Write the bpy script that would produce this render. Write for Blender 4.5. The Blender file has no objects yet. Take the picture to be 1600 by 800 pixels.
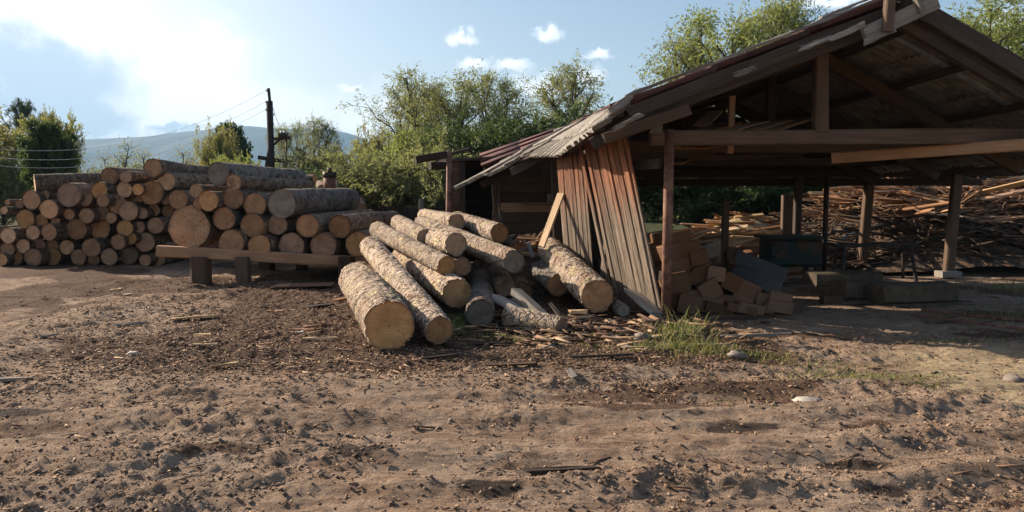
import bpy, math, random
import numpy as np
from mathutils import Vector, Matrix, Euler

random.seed(7)
RNG = np.random.default_rng(11)
S = bpy.context.scene
COL = S.collection
R = math.radians

# ------------------------------------------------------------------ camera, sky, sun, exposure
CAM_H, FPX, HORIZON = 1.6, 1200.0, 305.0
PITCH = math.atan((400 - HORIZON) / FPX)
cd = bpy.data.cameras.new('camera'); cam = bpy.data.objects.new('camera', cd); COL.objects.link(cam)
cd.sensor_width = 36; cd.lens = 36 * FPX / 1600; cd.clip_start = 0.05; cd.clip_end = 20000
cam.location = (0, 0, CAM_H); cam.rotation_euler = (R(90) - PITCH, 0, 0)
S.camera = cam
S.render.resolution_x, S.render.resolution_y = 1024, 512

SUN_AZ, SUN_EL = 59.0, 25.0            # degrees left of the view direction, above the horizon
sd = Vector((-math.sin(R(SUN_AZ)) * math.cos(R(SUN_EL)), math.cos(R(SUN_AZ)) * math.cos(R(SUN_EL)), math.sin(R(SUN_EL))))
sl = bpy.data.lights.new('sun', 'SUN'); sun = bpy.data.objects.new('sun', sl); COL.objects.link(sun)
sl.energy = 5.0; sl.angle = R(0.55); sl.color = (1.0, 0.87, 0.70)
sun.rotation_euler = sd.to_track_quat('Z', 'Y').to_euler(); sun.location = (-20, 20, 20)

S.view_settings.view_transform = 'Standard'; S.view_settings.look = 'None'
S.view_settings.gamma = 1; S.view_settings.exposure = 0.98
S.cycles.use_denoising = True
S.cycles.max_bounces = 7; S.cycles.diffuse_bounces = 3; S.cycles.transparent_max_bounces = 8
S.cycles.volume_bounces = 0

def at(px, py, D):
    """point on the ground-distance D (metres ahead of the viewer) seen at a photo position; used to measure the place"""
    dx, dy = (px - 800) / FPX, (400 - py) / FPX
    c, s = math.cos(PITCH), math.sin(PITCH)
    v = Vector((dx, c + dy * s, -s + dy * c))
    v *= D / v.y
    return Vector((v.x, D, CAM_H + v.z))
def gnd(px, py, z=0.0):
    dx, dy = (px - 800) / FPX, (400 - py) / FPX
    c, s = math.cos(PITCH), math.sin(PITCH)
    v = Vector((dx, c + dy * s, -s + dy * c))
    t = (z - CAM_H) / v.z
    return Vector((v.x * t, v.y * t, z))
def sky_dir(px, py):
    v = at(px, py, 100) - Vector((0, 0, CAM_H)); return v.normalized()

# ---- node helpers
class NT:
    def __init__(s, tree):
        s.t = tree; s.n = tree.nodes; s.l = tree.links
    def new(s, typ, **kw):
        nd = s.n.new(typ)
        for k, v in kw.items():
            if k == 'ins':
                for i, val in v.items(): s.set(nd.inputs[i], val)
            else: setattr(nd, k, v)
        return nd
    def set(s, sock, val):
        if isinstance(val, bpy.types.NodeSocket): s.l.new(val, sock)
        else:
            if hasattr(sock, 'default_value'):
                dv = sock.default_value
                if hasattr(dv, '__len__') and not hasattr(val, '__len__'): val = [val] * len(dv)
                if hasattr(dv, '__len__') and len(dv) == 4 and len(val) == 3: val = list(val) + [1]
                sock.default_value = val
    def math(s, op, a, b=0.0, c=0.0, clamp=False):
        nd = s.new('ShaderNodeMath', operation=op, use_clamp=clamp); s.set(nd.inputs[0], a); s.set(nd.inputs[1], b); s.set(nd.inputs[2], c)
        return nd.outputs[0]
    def vmath(s, op, a, b=(0, 0, 0)):
        nd = s.new('ShaderNodeVectorMath', operation=op); s.set(nd.inputs[0], a); s.set(nd.inputs[1], b)
        return nd.outputs['Value'] if op in ('LENGTH', 'DOT_PRODUCT', 'DISTANCE') else nd.outputs[0]
    def noise(s, vec, scale, detail=4, rough=0.55, dist=0.0, color=False):
        nd = s.new('ShaderNodeTexNoise'); s.set(nd.inputs['Vector'], vec); nd.inputs['Scale'].default_value = scale
        nd.inputs['Detail'].default_value = detail; nd.inputs['Roughness'].default_value = rough; nd.inputs['Distortion'].default_value = dist
        return nd.outputs['Color'] if color else nd.outputs['Fac']
    def mr(s, v, a, b, c=0.0, d=1.0, smooth=True):
        nd = s.new('ShaderNodeMapRange', interpolation_type='SMOOTHSTEP' if smooth else 'LINEAR')
        s.set(nd.inputs[0], v); s.set(nd.inputs[1], a); s.set(nd.inputs[2], b); s.set(nd.inputs[3], c); s.set(nd.inputs[4], d)
        return nd.outputs[0]
    def mix(s, f, a, b, blend='MIX'):
        nd = s.new('ShaderNodeMix', data_type='RGBA', blend_type=blend)
        s.set(nd.inputs[0], f); s.set(nd.inputs[6], a); s.set(nd.inputs[7], b)
        return nd.outputs[2]
    def mapv(s, vec, scale=(1, 1, 1), loc=(0, 0, 0)):
        nd = s.new('ShaderNodeMapping'); s.set(nd.inputs['Vector'], vec); nd.inputs['Scale'].default_value = scale; nd.inputs['Location'].default_value = loc
        return nd.outputs[0]

# ---- world: Nishita sky with cumulus clouds spread over the dome
W = bpy.data.worlds.new('World'); S.world = W; W.use_nodes = True
w = NT(W.node_tree); w.n.clear()
sky = w.new('ShaderNodeTexSky', sky_type='NISHITA', sun_disc=False)
sky.sun_elevation = R(SUN_EL); sky.sun_rotation = R(-SUN_AZ); sky.air_density = 1.0; sky.dust_density = 2.8; sky.ozone_density = 1.0; sky.altitude = 400
tc = w.new('ShaderNodeTexCoord').outputs['Generated']
dirn = w.vmath('NORMALIZE', tc)
n1 = w.noise(dirn, 7.0, 7, 0.6, color=True)
n2 = w.noise(dirn, 26.0, 6, 0.62, color=True)
warp = w.vmath('ADD', w.vmath('SCALE', w.vmath('SUBTRACT', n1, (.5, .5, .5))), (0, 0, 0))
sc1 = w.new('ShaderNodeVectorMath', operation='SCALE'); w.set(sc1.inputs[0], w.vmath('SUBTRACT', n1, (.5, .5, .5))); sc1.inputs['Scale'].default_value = 0.16
sc2 = w.new('ShaderNodeVectorMath', operation='SCALE'); w.set(sc2.inputs[0], w.vmath('SUBTRACT', n2, (.5, .5, .5))); sc2.inputs['Scale'].default_value = 0.05
dw = w.vmath('ADD', w.vmath('ADD', dirn, sc1.outputs[0]), sc2.outputs[0])
dws = w.vmath('ADD', w.vmath('ADD', dirn, sc2.outputs[0]), (0, 0, 0))
def blob(px, py, rx, rz, soft=(1.25, 0.6), v=None):
    if v is not None: soft = (1.55, 0.25)
    c = sky_dir(px, py)
    d = w.vmath('SUBTRACT', v if v is not None else dw, tuple(c))
    d = w.vmath('MULTIPLY', d, (FPX / rx, FPX / rx, FPX / rz))
    return w.mr(w.vmath('LENGTH', d), soft[0], soft[1])
def vmax(lst):
    o = lst[0]
    for x in lst[1:]: o = w.math('MAXIMUM', o, x)
    return o
big = vmax([blob(40, 110, 210, 100), blob(-150, 120, 260, 190), blob(130, 190, 190, 45), blob(330, 180, 240, 62, (1.5, .1)), blob(240, 105, 110, 60, (1.6, .3)), blob(100, 265, 200, 40)])
small = vmax([blob(805, 103, 26, 10, v=dws), blob(742, 95, 22, 9, v=dws), blob(845, 135, 32, 18, v=dws), blob(918, 122, 30, 14, v=dws), blob(940, 86, 20, 7, v=dws),
              blob(575, 193, 60, 28, v=dws), blob(620, 175, 30, 16, v=dws), blob(858, 56, 20, 7, v=dws), blob(1320, 2, 60, 9, v=dws),
              blob(1590, 45, 40, 22, v=dws), blob(545, 133, 16, 5, v=dws), blob(715, 57, 22, 6, v=dws), blob(350, 78, 34, 10, v=dws)])
core = vmax([blob(75, 110, 110, 70, (1.3, .5)), blob(130, 165, 80, 34, (1.3, .5)), blob(20, 170, 110, 26, (1.3, .5)), blob(-160, 120, 120, 90, (1.3, .5)), blob(290, 200, 40, 9, (1.5, .4))])
# the same kind of cloud elsewhere on the dome
gen = w.mr(w.noise(w.mapv(dirn, (1, 1, 2.2)), 2.6, 8, 0.58), 0.60, 0.72, 0, 0.8)
sepx = w.new('ShaderNodeSeparateXYZ'); w.set(sepx.inputs[0], dirn)
off = w.mr(sepx.outputs['Y'], 0.62, 0.45)      # only beyond the sides of the clear patch ahead
gen = w.math('MULTIPLY', gen, off)
mask = w.math('MAXIMUM', w.math('MAXIMUM', big, w.math('MULTIPLY', small, 0.85)), gen)
ccol = w.mix(core, (9.0, 9.2, 9.5), (4.4, 5.4, 6.5))
skyc = w.mix(mask, w.mix(1.0, sky.outputs[0], (1.0, 1.0, 1.0), 'MULTIPLY'), ccol)
bg = w.new('ShaderNodeBackground'); w.set(bg.inputs[0], skyc); bg.inputs[1].default_value = 0.084
wo = w.new('ShaderNodeOutputWorld'); w.l.new(bg.outputs[0], wo.inputs[0])

# ------------------------------------------------------------------ helpers
def tag(o, label=None, cat=None, group=None, kind=None):
    if label: o['label'] = label
    if cat: o['category'] = cat
    if group: o['group'] = group
    if kind: o['kind'] = kind
    return o
def empty(name, loc=(0, 0, 0), label=None, cat=None, group=None):
    o = bpy.data.objects.new(name, None); COL.objects.link(o); o.location = loc; o.empty_display_size = .1
    return tag(o, label, cat, group)
def mesh_np(name, V, F, mat=None, smooth=False, attrs=None):
    """V (n,3) array, F list of tuples or (m,4)/(m,3) array"""
    me = bpy.data.meshes.new(name)
    V = np.asarray(V, dtype=np.float32)
    if isinstance(F, np.ndarray):
        k = F.shape[1]; m = F.shape[0]
        me.vertices.add(len(V)); me.vertices.foreach_set('co', V.ravel())
        me.loops.add(m * k); me.loops.foreach_set('vertex_index', F.astype(np.int32).ravel())
        me.polygons.add(m); me.polygons.foreach_set('loop_start', np.arange(0, m * k, k, dtype=np.int32))
        try: me.polygons.foreach_set('loop_total', np.full(m, k, dtype=np.int32))
        except Exception: pass
        me.update(calc_edges=True)
    else:
        me.from_pydata([tuple(map(float, v)) for v in V], [], F)
    if attrs:
        for an, (typ, data) in attrs.items():
            a = me.attributes.new(an, typ, 'POINT')
            a.data.foreach_set('vector' if typ == 'FLOAT_VECTOR' else ('color' if typ == 'FLOAT_COLOR' else 'value'), np.asarray(data, dtype=np.float32).ravel())
    if smooth: me.polygons.foreach_set('use_smooth', np.ones(len(me.polygons), dtype=bool))
    if mat: me.materials.append(mat)
    me.validate(); me.update()
    return me
def link(name, me, parent=None, M=None):
    o = bpy.data.objects.new(name, me); COL.objects.link(o)
    if parent: o.parent = parent
    if M is not None:
        o.matrix_basis = (Matrix.Translation(-parent.location) @ M) if parent and parent.get('_flat', 1) else M
    return o
def hash2(ix, iy, seed):
    h = (ix.astype(np.int64) * 374761393 + iy.astype(np.int64) * 668265263 + seed * 982451653) & 0x7fffffff
    h = (h ^ (h >> 13)) * 1274126177 & 0x7fffffff
    return ((h ^ (h >> 16)) & 0xffff) / 65535.0
def vnoise(x, y, seed=0):
    ix, iy = np.floor(x), np.floor(y); fx, fy = x - ix, y - iy
    fx, fy = fx * fx * (3 - 2 * fx), fy * fy * (3 - 2 * fy)
    a, b = hash2(ix, iy, seed), hash2(ix + 1, iy, seed); c, d = hash2(ix, iy + 1, seed), hash2(ix + 1, iy + 1, seed)
    return (a + (b - a) * fx) * (1 - fy) + (c + (d - c) * fx) * fy
def fbm(x, y, seed=0, octv=4, gain=.5, lac=2.03):
    s, a, t = 0, 1, 0
    for i in range(octv):
        s = s + a * vnoise(x, y, seed + i * 17); t += a; a *= gain; x = x * lac + 3.1; y = y * lac + 1.7
    return s / t
def smooth01(x, a, b):
    t = np.clip((x - a) / (b - a), 0, 1); return t * t * (3 - 2 * t)

# ------------------------------------------------------------------ materials
def mat(name):
    m = bpy.data.materials.new(name); m.use_nodes = True
    nt = NT(m.node_tree); nt.n.clear()
    out = nt.new('ShaderNodeOutputMaterial'); b = nt.new('ShaderNodeBsdfPrincipled'); nt.l.new(b.outputs[0], out.inputs[0])
    b.inputs['Roughness'].default_value = .85
    try: b.inputs['Specular IOR Level'].default_value = .25
    except Exception: pass
    return m, nt, b, out
def bump(nt, b, h, strength=.5, dist=.02):
    bp = nt.new('ShaderNodeBump'); bp.inputs['Strength'].default_value = strength; bp.inputs['Distance'].default_value = dist
    nt.set(bp.inputs['Height'], h); nt.l.new(bp.outputs[0], b.inputs['Normal'])
def wood_mat(name, c1, c2, grain=(1.2, 26, 26), dark=(.02, .015, .012), crack=.5, rough=.85, tint=None, bstr=.5, rand=.35):
    m, nt, b, _ = mat(name)
    co = nt.new('ShaderNodeTexCoord').outputs['Object']
    oi = nt.new('ShaderNodeObjectInfo')
    cv = nt.new('ShaderNodeCombineXYZ'); nt.set(cv.inputs[0], nt.math('MULTIPLY', oi.outputs['Random'], 37.0)); nt.set(cv.inputs[1], nt.math('MULTIPLY', oi.outputs['Random'], 11.0))
    co = nt.vmath('ADD', co, cv.outputs[0])
    g = nt.noise(nt.mapv(co, grain), 1.6, 6, .62, .6)
    big = nt.noise(co, 1.7, 4, .6)
    fine = nt.noise(nt.mapv(co, (grain[0] * 2.5, grain[1] * 3, grain[2] * 3)), 2.0, 4, .6)
    c = nt.mix(nt.mr(g, .3, .7), c1, c2)
    c = nt.mix(nt.mr(big, .35, .7, 0, .55), c, tuple(x * .55 for x in c1))
    if tint: c = nt.mix(nt.mr(nt.noise(co, 2.6, 3), .5, .66, 0, .75), c, tint)
    cr = nt.mr(fine, .40, .30, 0, crack)
    c = nt.mix(cr, c, dark)
    hs = nt.new('ShaderNodeHueSaturation'); nt.set(hs.inputs['Color'], c); nt.set(hs.inputs['Value'], nt.math('MULTIPLY_ADD', oi.outputs['Random'], rand * 2, 1 - rand))
    nt.set(hs.inputs['Saturation'], nt.math('MULTIPLY_ADD', oi.outputs['Random'], -.25, 1.1))
    nt.l.new(hs.outputs[0], b.inputs['Base Color']); b.inputs['Roughness'].default_value = rough
    bump(nt, b, nt.math('ADD', nt.math('MULTIPLY', g, .5), nt.math('MULTIPLY', fine, .8)), bstr, .012)
    return m
M = {}
M['grey_wood'] = wood_mat('weathered grey wood', (.30, .27, .235), (.16, .14, .12), crack=.85, tint=(.24, .19, .14))
M['silver_wood'] = wood_mat('silvered barge board wood', (.30, .265, .23), (.18, .155, .13), crack=.8)
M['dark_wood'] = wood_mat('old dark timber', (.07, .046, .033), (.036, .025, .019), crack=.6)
M['brown_wood'] = wood_mat('brown structural timber', (.13, .077, .047), (.08, .048, .031), crack=.45)
M['orange_wood'] = wood_mat('newer orange board', (.40, .20, .085), (.28, .135, .06), crack=.3)
M['fresh_wood'] = wood_mat('fresh sawn plank', (.62, .42, .23), (.47, .29, .15), crack=.2, rand=.2)
M['slab_wood'] = wood_mat('offcut slab wood', (.46, .25, .13), (.27, .14, .08), crack=.35, rand=.45)
M['timber'] = wood_mat('squared timber', (.20, .097, .044), (.13, .06, .029), crack=.45, rand=.45)
M['blue_grey'] = wood_mat('blue grey weathered board', (.135, .135, .135), (.085, .085, .088), crack=.4)
# wall boards: silver-grey where rain reaches, red-brown old stain kept under the eave
def wall_board_mat():
    m, nt, b, _ = mat('stained weathered wall board')
    co = nt.new('ShaderNodeTexCoord').outputs['Object']; oi = nt.new('ShaderNodeObjectInfo')
    cv = nt.new('ShaderNodeCombineXYZ'); nt.set(cv.inputs[0], nt.math('MULTIPLY', oi.outputs['Random'], 23.0)); nt.set(cv.inputs[1], nt.math('MULTIPLY', oi.outputs['Random'], 7.0))
    cc = nt.vmath('ADD', co, cv.outputs[0])
    g = nt.noise(nt.mapv(cc, (1.0, 22, 22)), 1.6, 6, .65, .5)
    fine = nt.noise(nt.mapv(cc, (2.0, 60, 60)), 2.0, 4, .6)
    c = nt.mix(nt.mr(g, .33, .68), (.30, .225, .165), (.10, .072, .052))
    geo = nt.new('ShaderNodeNewGeometry'); sp = nt.new('ShaderNodeSeparateXYZ'); nt.set(sp.inputs[0], geo.outputs['Position'])
    edge = nt.math('ADD', sp.outputs['Z'], nt.math('MULTIPLY', nt.math('SUBTRACT', nt.noise(nt.mapv(cc, (.4, 9, 9)), 1.5, 3), .5), 1.6))
    st = nt.mr(edge, 1.15, 1.9, 0, .8)
    c = nt.mix(st, c, nt.mix(nt.mr(g, .35, .65), (.36, .12, .045), (.13, .05, .026)))
    c = nt.mix(nt.mr(fine, .47, .34, 0, .92), c, (.018, .013, .01))
    hs = nt.new('ShaderNodeHueSaturation'); nt.set(hs.inputs['Color'], c); nt.set(hs.inputs['Value'], nt.math('MULTIPLY_ADD', oi.outputs['Random'], .5, .72))
    nt.l.new(hs.outputs[0], b.inputs['Base Color'])
    bump(nt, b, nt.math('ADD', g, fine), .7, .012)
    return m
M['wall_board'] = wall_board_mat()
def bark_mat(name, a, bcol, crackc, peel, peelc, scale=1.0):
    m, nt, b, _ = mat(name)
    at_ = nt.new('ShaderNodeAttribute', attribute_name='bco'); oi = nt.new('ShaderNodeObjectInfo')
    cv = nt.new('ShaderNodeCombineXYZ'); nt.set(cv.inputs[1], nt.math('MULTIPLY', oi.outputs['Random'], 91.0)); nt.set(cv.inputs[0], nt.math('MULTIPLY', oi.outputs['Random'], 13.0))
    co = nt.vmath('ADD', at_.outputs['Vector'], cv.outputs[0])
    pl = nt.noise(nt.mapv(co, (6, 13, 6)), scale, 6, .62, .8)           # plates wrapped round the trunk
    rg = nt.noise(nt.mapv(co, (3.2, 7.5, 3.2), (5, 2, 1)), scale, 4, .55, 1.2)
    fine = nt.noise(co, 42, 5, .68)
    c = nt.mix(nt.mr(pl, .38, .60), a, bcol)
    c = nt.mix(nt.mr(fine, .34, .60, .55, 0), c, tuple(x * .5 for x in a))
    lip = nt.mr(nt.math('ABSOLUTE', nt.math('SUBTRACT', rg, .5)), .030, .006, 0, .95)          # torn edges of loose bark
    lip = nt.math('MULTIPLY', lip, nt.mr(nt.noise(co, 5, 3), .40, .52))
    gl = nt.new('ShaderNodeAttribute', attribute_name='lip').outputs['Fac']
    cr = nt.math('MAXIMUM', nt.math('MAXIMUM', nt.mr(pl, .385, .32, 0, .75), lip), nt.math('MULTIPLY', gl, .97))
    c = nt.mix(cr, c, crackc)
    c = nt.mix(nt.mr(nt.noise(co, 2.3, 4, .6), .52, .70, 0, .55), c, (.26, .14, .075))           # red-brown inner bark
    pm = nt.math('MULTIPLY', nt.mr(nt.noise(nt.mapv(co, (2.8, 2.0, 2.8)), 1.5, 5, .62, .5), peel, peel + .025), nt.mr(pl, .36, .44))
    pw = nt.mix(nt.mr(nt.noise(nt.mapv(co, (30, 3, 30)), 1, 4), .35, .65), peelc, tuple(x * .65 for x in peelc))
    c = nt.mix(pm, c, pw)
    hs = nt.new('ShaderNodeHueSaturation'); nt.set(hs.inputs['Color'], c); nt.set(hs.inputs['Value'], nt.math('MULTIPLY_ADD', oi.outputs['Random'], .4, .8))
    nt.l.new(hs.outputs[0], b.inputs['Base Color']); b.inputs['Roughness'].default_value = .9
    h = nt.math('ADD', nt.math('MULTIPLY', pl, 1.5), nt.math('MULTIPLY', fine, .4))
    h = nt.math('SUBTRACT', h, nt.math('MULTIPLY', cr, .6)); h = nt.math('SUBTRACT', h, nt.math('MULTIPLY', pm, .5))
    bump(nt, b, h, 1.0, .04)
    return m
M['bark'] = bark_mat('flaking spruce bark', (.44, .315, .225), (.66, .52, .40), (.05, .028, .018), .565, (.72, .55, .33))
M['bark_dark'] = bark_mat('old grey brown bark', (.21, .14, .095), (.33, .24, .17), (.035, .022, .015), .60, (.50, .33, .18))
M['bark_grey'] = bark_mat('dry grey trunk wood', (.19, .155, .125), (.30, .26, .22), (.04, .03, .022), .62, (.40, .29, .19))
M['bark_tree'] = bark_mat('living tree bark', (.07, .055, .042), (.11, .095, .075), (.02, .016, .012), .95, (.2, .15, .1))
def cut_mat(name, c1, c2, rim, stain=.6):
    m, nt, b, _ = mat(name)
    at_ = nt.new('ShaderNodeAttribute', attribute_name='bco'); oi = nt.new('ShaderNodeObjectInfo')
    co = at_.outputs['Vector']
    cv = nt.new('ShaderNodeCombineXYZ'); nt.set(cv.inputs[0], nt.math('MULTIPLY', oi.outputs['Random'], 51.0)); nt.set(cv.inputs[2], nt.math('MULTIPLY', oi.outputs['Random'], 17.0))
    cr_ = nt.vmath('ADD', co, cv.outputs[0])
    sp = nt.new('ShaderNodeSeparateXYZ'); nt.set(sp.inputs[0], co)
    flat = nt.new('ShaderNodeCombineXYZ'); nt.set(flat.inputs[0], sp.outputs[0]); nt.set(flat.inputs[2], sp.outputs[2])
    warp = nt.vmath('MULTIPLY', nt.vmath('SUBTRACT', nt.noise(cr_, 6, 2, color=True), (.5, .5, .5)), (.05, .05, .05))
    rr = nt.vmath('LENGTH', nt.vmath('ADD', flat.outputs[0], warp))
    ring = nt.math('SINE', nt.math('MULTIPLY', rr, 300.0))
    ring2 = nt.noise(nt.vmath('MULTIPLY', nt.vmath('NORMALIZE', flat.outputs[0]), (0, 0, 0)), 1)
    c = nt.mix(nt.mr(nt.noise(cr_, 7, 5, .65), .35, .65), c1, c2)
    c = nt.mix(nt.mr(ring, .2, 1, 0, .28), c, tuple(x * .5 for x in c2))
    saw = nt.noise(nt.mapv(cr_, (3, 3, 60)), 1.4, 3)
    c = nt.mix(nt.mr(saw, .45, .68, 0, .35), c, tuple(x * .6 for x in c2))
    c = nt.mix(nt.mr(nt.noise(cr_, 3.2, 3), .55, .72, 0, stain), c, (.14, .075, .04))
    c = nt.mix(nt.mr(rr, .165, .2, 0, .65), c, rim)
    c = nt.mix(nt.mr(rr, .014, .004, 0, .7), c, (.12, .06, .03))
    # drying checks running out from the pith
    ang = nt.math('ARCTAN2', sp.outputs[2], sp.outputs[0])
    av = nt.new('ShaderNodeCombineXYZ'); nt.set(av.inputs[0], nt.math('MULTIPLY_ADD', ang, 1.1, nt.math('MULTIPLY', oi.outputs['Random'], 40))); nt.set(av.inputs[1], nt.math('MULTIPLY', rr, 2.0))
    chk = nt.mr(nt.math('ABSOLUTE', nt.math('SUBTRACT', nt.noise(av.outputs[0], 1.6, 2, .5), .5)), .007, .002, 0, .7)
    c = nt.mix(nt.math('MULTIPLY', chk, nt.mr(rr, .02, .06)), c, (.06, .03, .016))
    hs = nt.new('ShaderNodeHueSaturation'); nt.set(hs.inputs['Color'], c); nt.set(hs.inputs['Value'], nt.math('MULTIPLY_ADD', oi.outputs['Random'], .6, .7))
    nt.set(hs.inputs['Saturation'], nt.math('MULTIPLY_ADD', nt.math('FRACT', nt.math('MULTIPLY', oi.outputs['Random'], 7.31)), .25, .80))
    nt.l.new(hs.outputs[0], b.inputs['Base Color'])
    bump(nt, b, nt.math('ADD', saw, nt.math('MULTIPLY', ring, .1)), .35, .006)
    return m
M['cut'] = cut_mat('sawn log end', (.58, .315, .14), (.44, .22, .09), (.24, .13, .07))
M['cut_old'] = cut_mat('older sawn log end', (.45, .235, .115), (.31, .155, .075), (.15, .08, .045), .8)
M['cut_grey'] = cut_mat('greyed log end', (.25, .2, .155), (.17, .13, .10), (.1, .08, .06), .6)
def simple(name, c1, c2, scale=8, rough=.8, metal=0.0, bs=.3, rust=None, dist=.01):
    m, nt, b, _ = mat(name)
    co = nt.new('ShaderNodeTexCoord').outputs['Object']
    n = nt.noise(co, scale, 6, .65)
    c = nt.mix(nt.mr(n, .35, .65), c1, c2)
    if rust: c = nt.mix(nt.mr(nt.noise(co, scale * .4, 5, .6), .5, .6), c, rust)
    nt.l.new(c, b.inputs['Base Color']); b.inputs['Roughness'].default_value = rough; b.inputs['Metallic'].default_value = metal
    bump(nt, b, n, bs, dist)
    return m
M['rust'] = simple('rusty steel', (.19, .095, .065), (.12, .055, .04), 14, .75, .15, rust=(.24, .13, .085))
M['iron'] = simple('dark iron', (.05, .045, .042), (.03, .026, .024), 10, .6, .4, rust=(.08, .045, .03))
M['pole'] = simple('tarred pole', (.05, .04, .033), (.03, .025, .02), 6, .85)
M['wire'] = simple('bare aluminium wire', (.75, .75, .74), (.62, .62, .6), 4, .4, .6)
M['green_paint'] = simple('worn green paint', (.016, .034, .027), (.011, .024, .02), 9, .6, 0, rust=(.07, .04, .025))
M['stone'] = simple('pale stone', (.27, .22, .18), (.17, .135, .11), 9, .85, 0, .5)
M['white_scrap'] = simple('whitish stone', (.50, .44, .37), (.34, .29, .24), 9, .8, 0, .5)
M['concrete'] = simple('dirty pale timber sleeper', (.115, .088, .058), (.07, .053, .036), 7, .9, 0, .4)
M['porcelain'] = simple('porcelain insulator', (.6, .6, .58), (.5, .5, .48), 9, .3)
def sheet_mat(name, c1, c2, moss, rough=.9, rust=None):
    m, nt, b, _ = mat(name)
    co = nt.new('ShaderNodeTexCoord').outputs['Object']; oi = nt.new('ShaderNodeObjectInfo')
    cv = nt.new('ShaderNodeCombineXYZ'); nt.set(cv.inputs[0], nt.math('MULTIPLY', oi.outputs['Random'], 33.0))
    co = nt.vmath('ADD', co, cv.outputs[0])
    c = nt.mix(nt.mr(nt.noise(nt.mapv(co, (2, 12, 2)), 2, 6, .65), .35, .65), c1, c2)
    c = nt.mix(nt.mr(nt.noise(co, 3.5, 6, .7), .52, .66, 0, .8), c, moss)
    hs = nt.new('ShaderNodeHueSaturation'); nt.set(hs.inputs['Color'], c); nt.set(hs.inputs['Value'], nt.math('MULTIPLY_ADD', oi.outputs['Random'], .5, .75))
    nt.l.new(hs.outputs[0], b.inputs['Base Color']); b.inputs['Roughness'].default_value = rough
    bump(nt, b, nt.noise(co, 30, 5, .65), .4, .01)
    return m
M['slate'] = sheet_mat('weathered fibre cement sheet', (.30, .27, .24), (.20, .18, .16), (.10, .09, .075))
M['slate_red'] = sheet_mat('purple brown sheet', (.17, .085, .08), (.11, .058, .056), (.07, .045, .04))
M['slate_dark'] = sheet_mat('darker fibre cement sheet', (.20, .175, .15), (.13, .115, .10), (.07, .06, .05))  # darker tone of the fibre cement sheet, for the right slope
def leaf_mat(name, c1, c2, trans=.45):
    m, nt, b, out = mat(name)
    a = nt.new('ShaderNodeAttribute', attribute_name='tint')
    c = nt.mix(a.outputs['Fac'], c1, c2)
    nt.l.new(c, b.inputs['Base Color']); b.inputs['Roughness'].default_value = .6
    t = nt.new('ShaderNodeBsdfTranslucent'); nt.set(t.inputs[0], nt.mix(.5, c, nt.mix(1, c, (1.5, 1.35, .5), 'MULTIPLY')))
    mx = nt.new('ShaderNodeMixShader'); mx.inputs[0].default_value = trans
    nt.l.new(b.outputs[0], mx.inputs[1]); nt.l.new(t.outputs[0], mx.inputs[2]); nt.l.new(mx.outputs[0], out.inputs[0])
    return m
M['leaf_willow'] = leaf_mat('willow leaf', (.14, .165, .08), (.27, .285, .15), .5)
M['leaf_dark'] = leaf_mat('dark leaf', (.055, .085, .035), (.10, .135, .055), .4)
M['leaf_yellow'] = leaf_mat('yellowing leaf', (.17, .18, .075), (.28, .27, .12), .5)
M['leaf_bright'] = leaf_mat('bright leaf', (.16, .205, .07), (.27, .30, .12), .5)
M['leaf_grey'] = leaf_mat('grey green leaf', (.13, .15, .09), (.22, .235, .15), .5)
M['leaf_pine'] = leaf_mat('pine needle', (.05, .075, .045), (.085, .11, .07), .3)
M['grass'] = leaf_mat('grass blade', (.08, .12, .032), (.36, .32, .15), .4)

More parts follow.
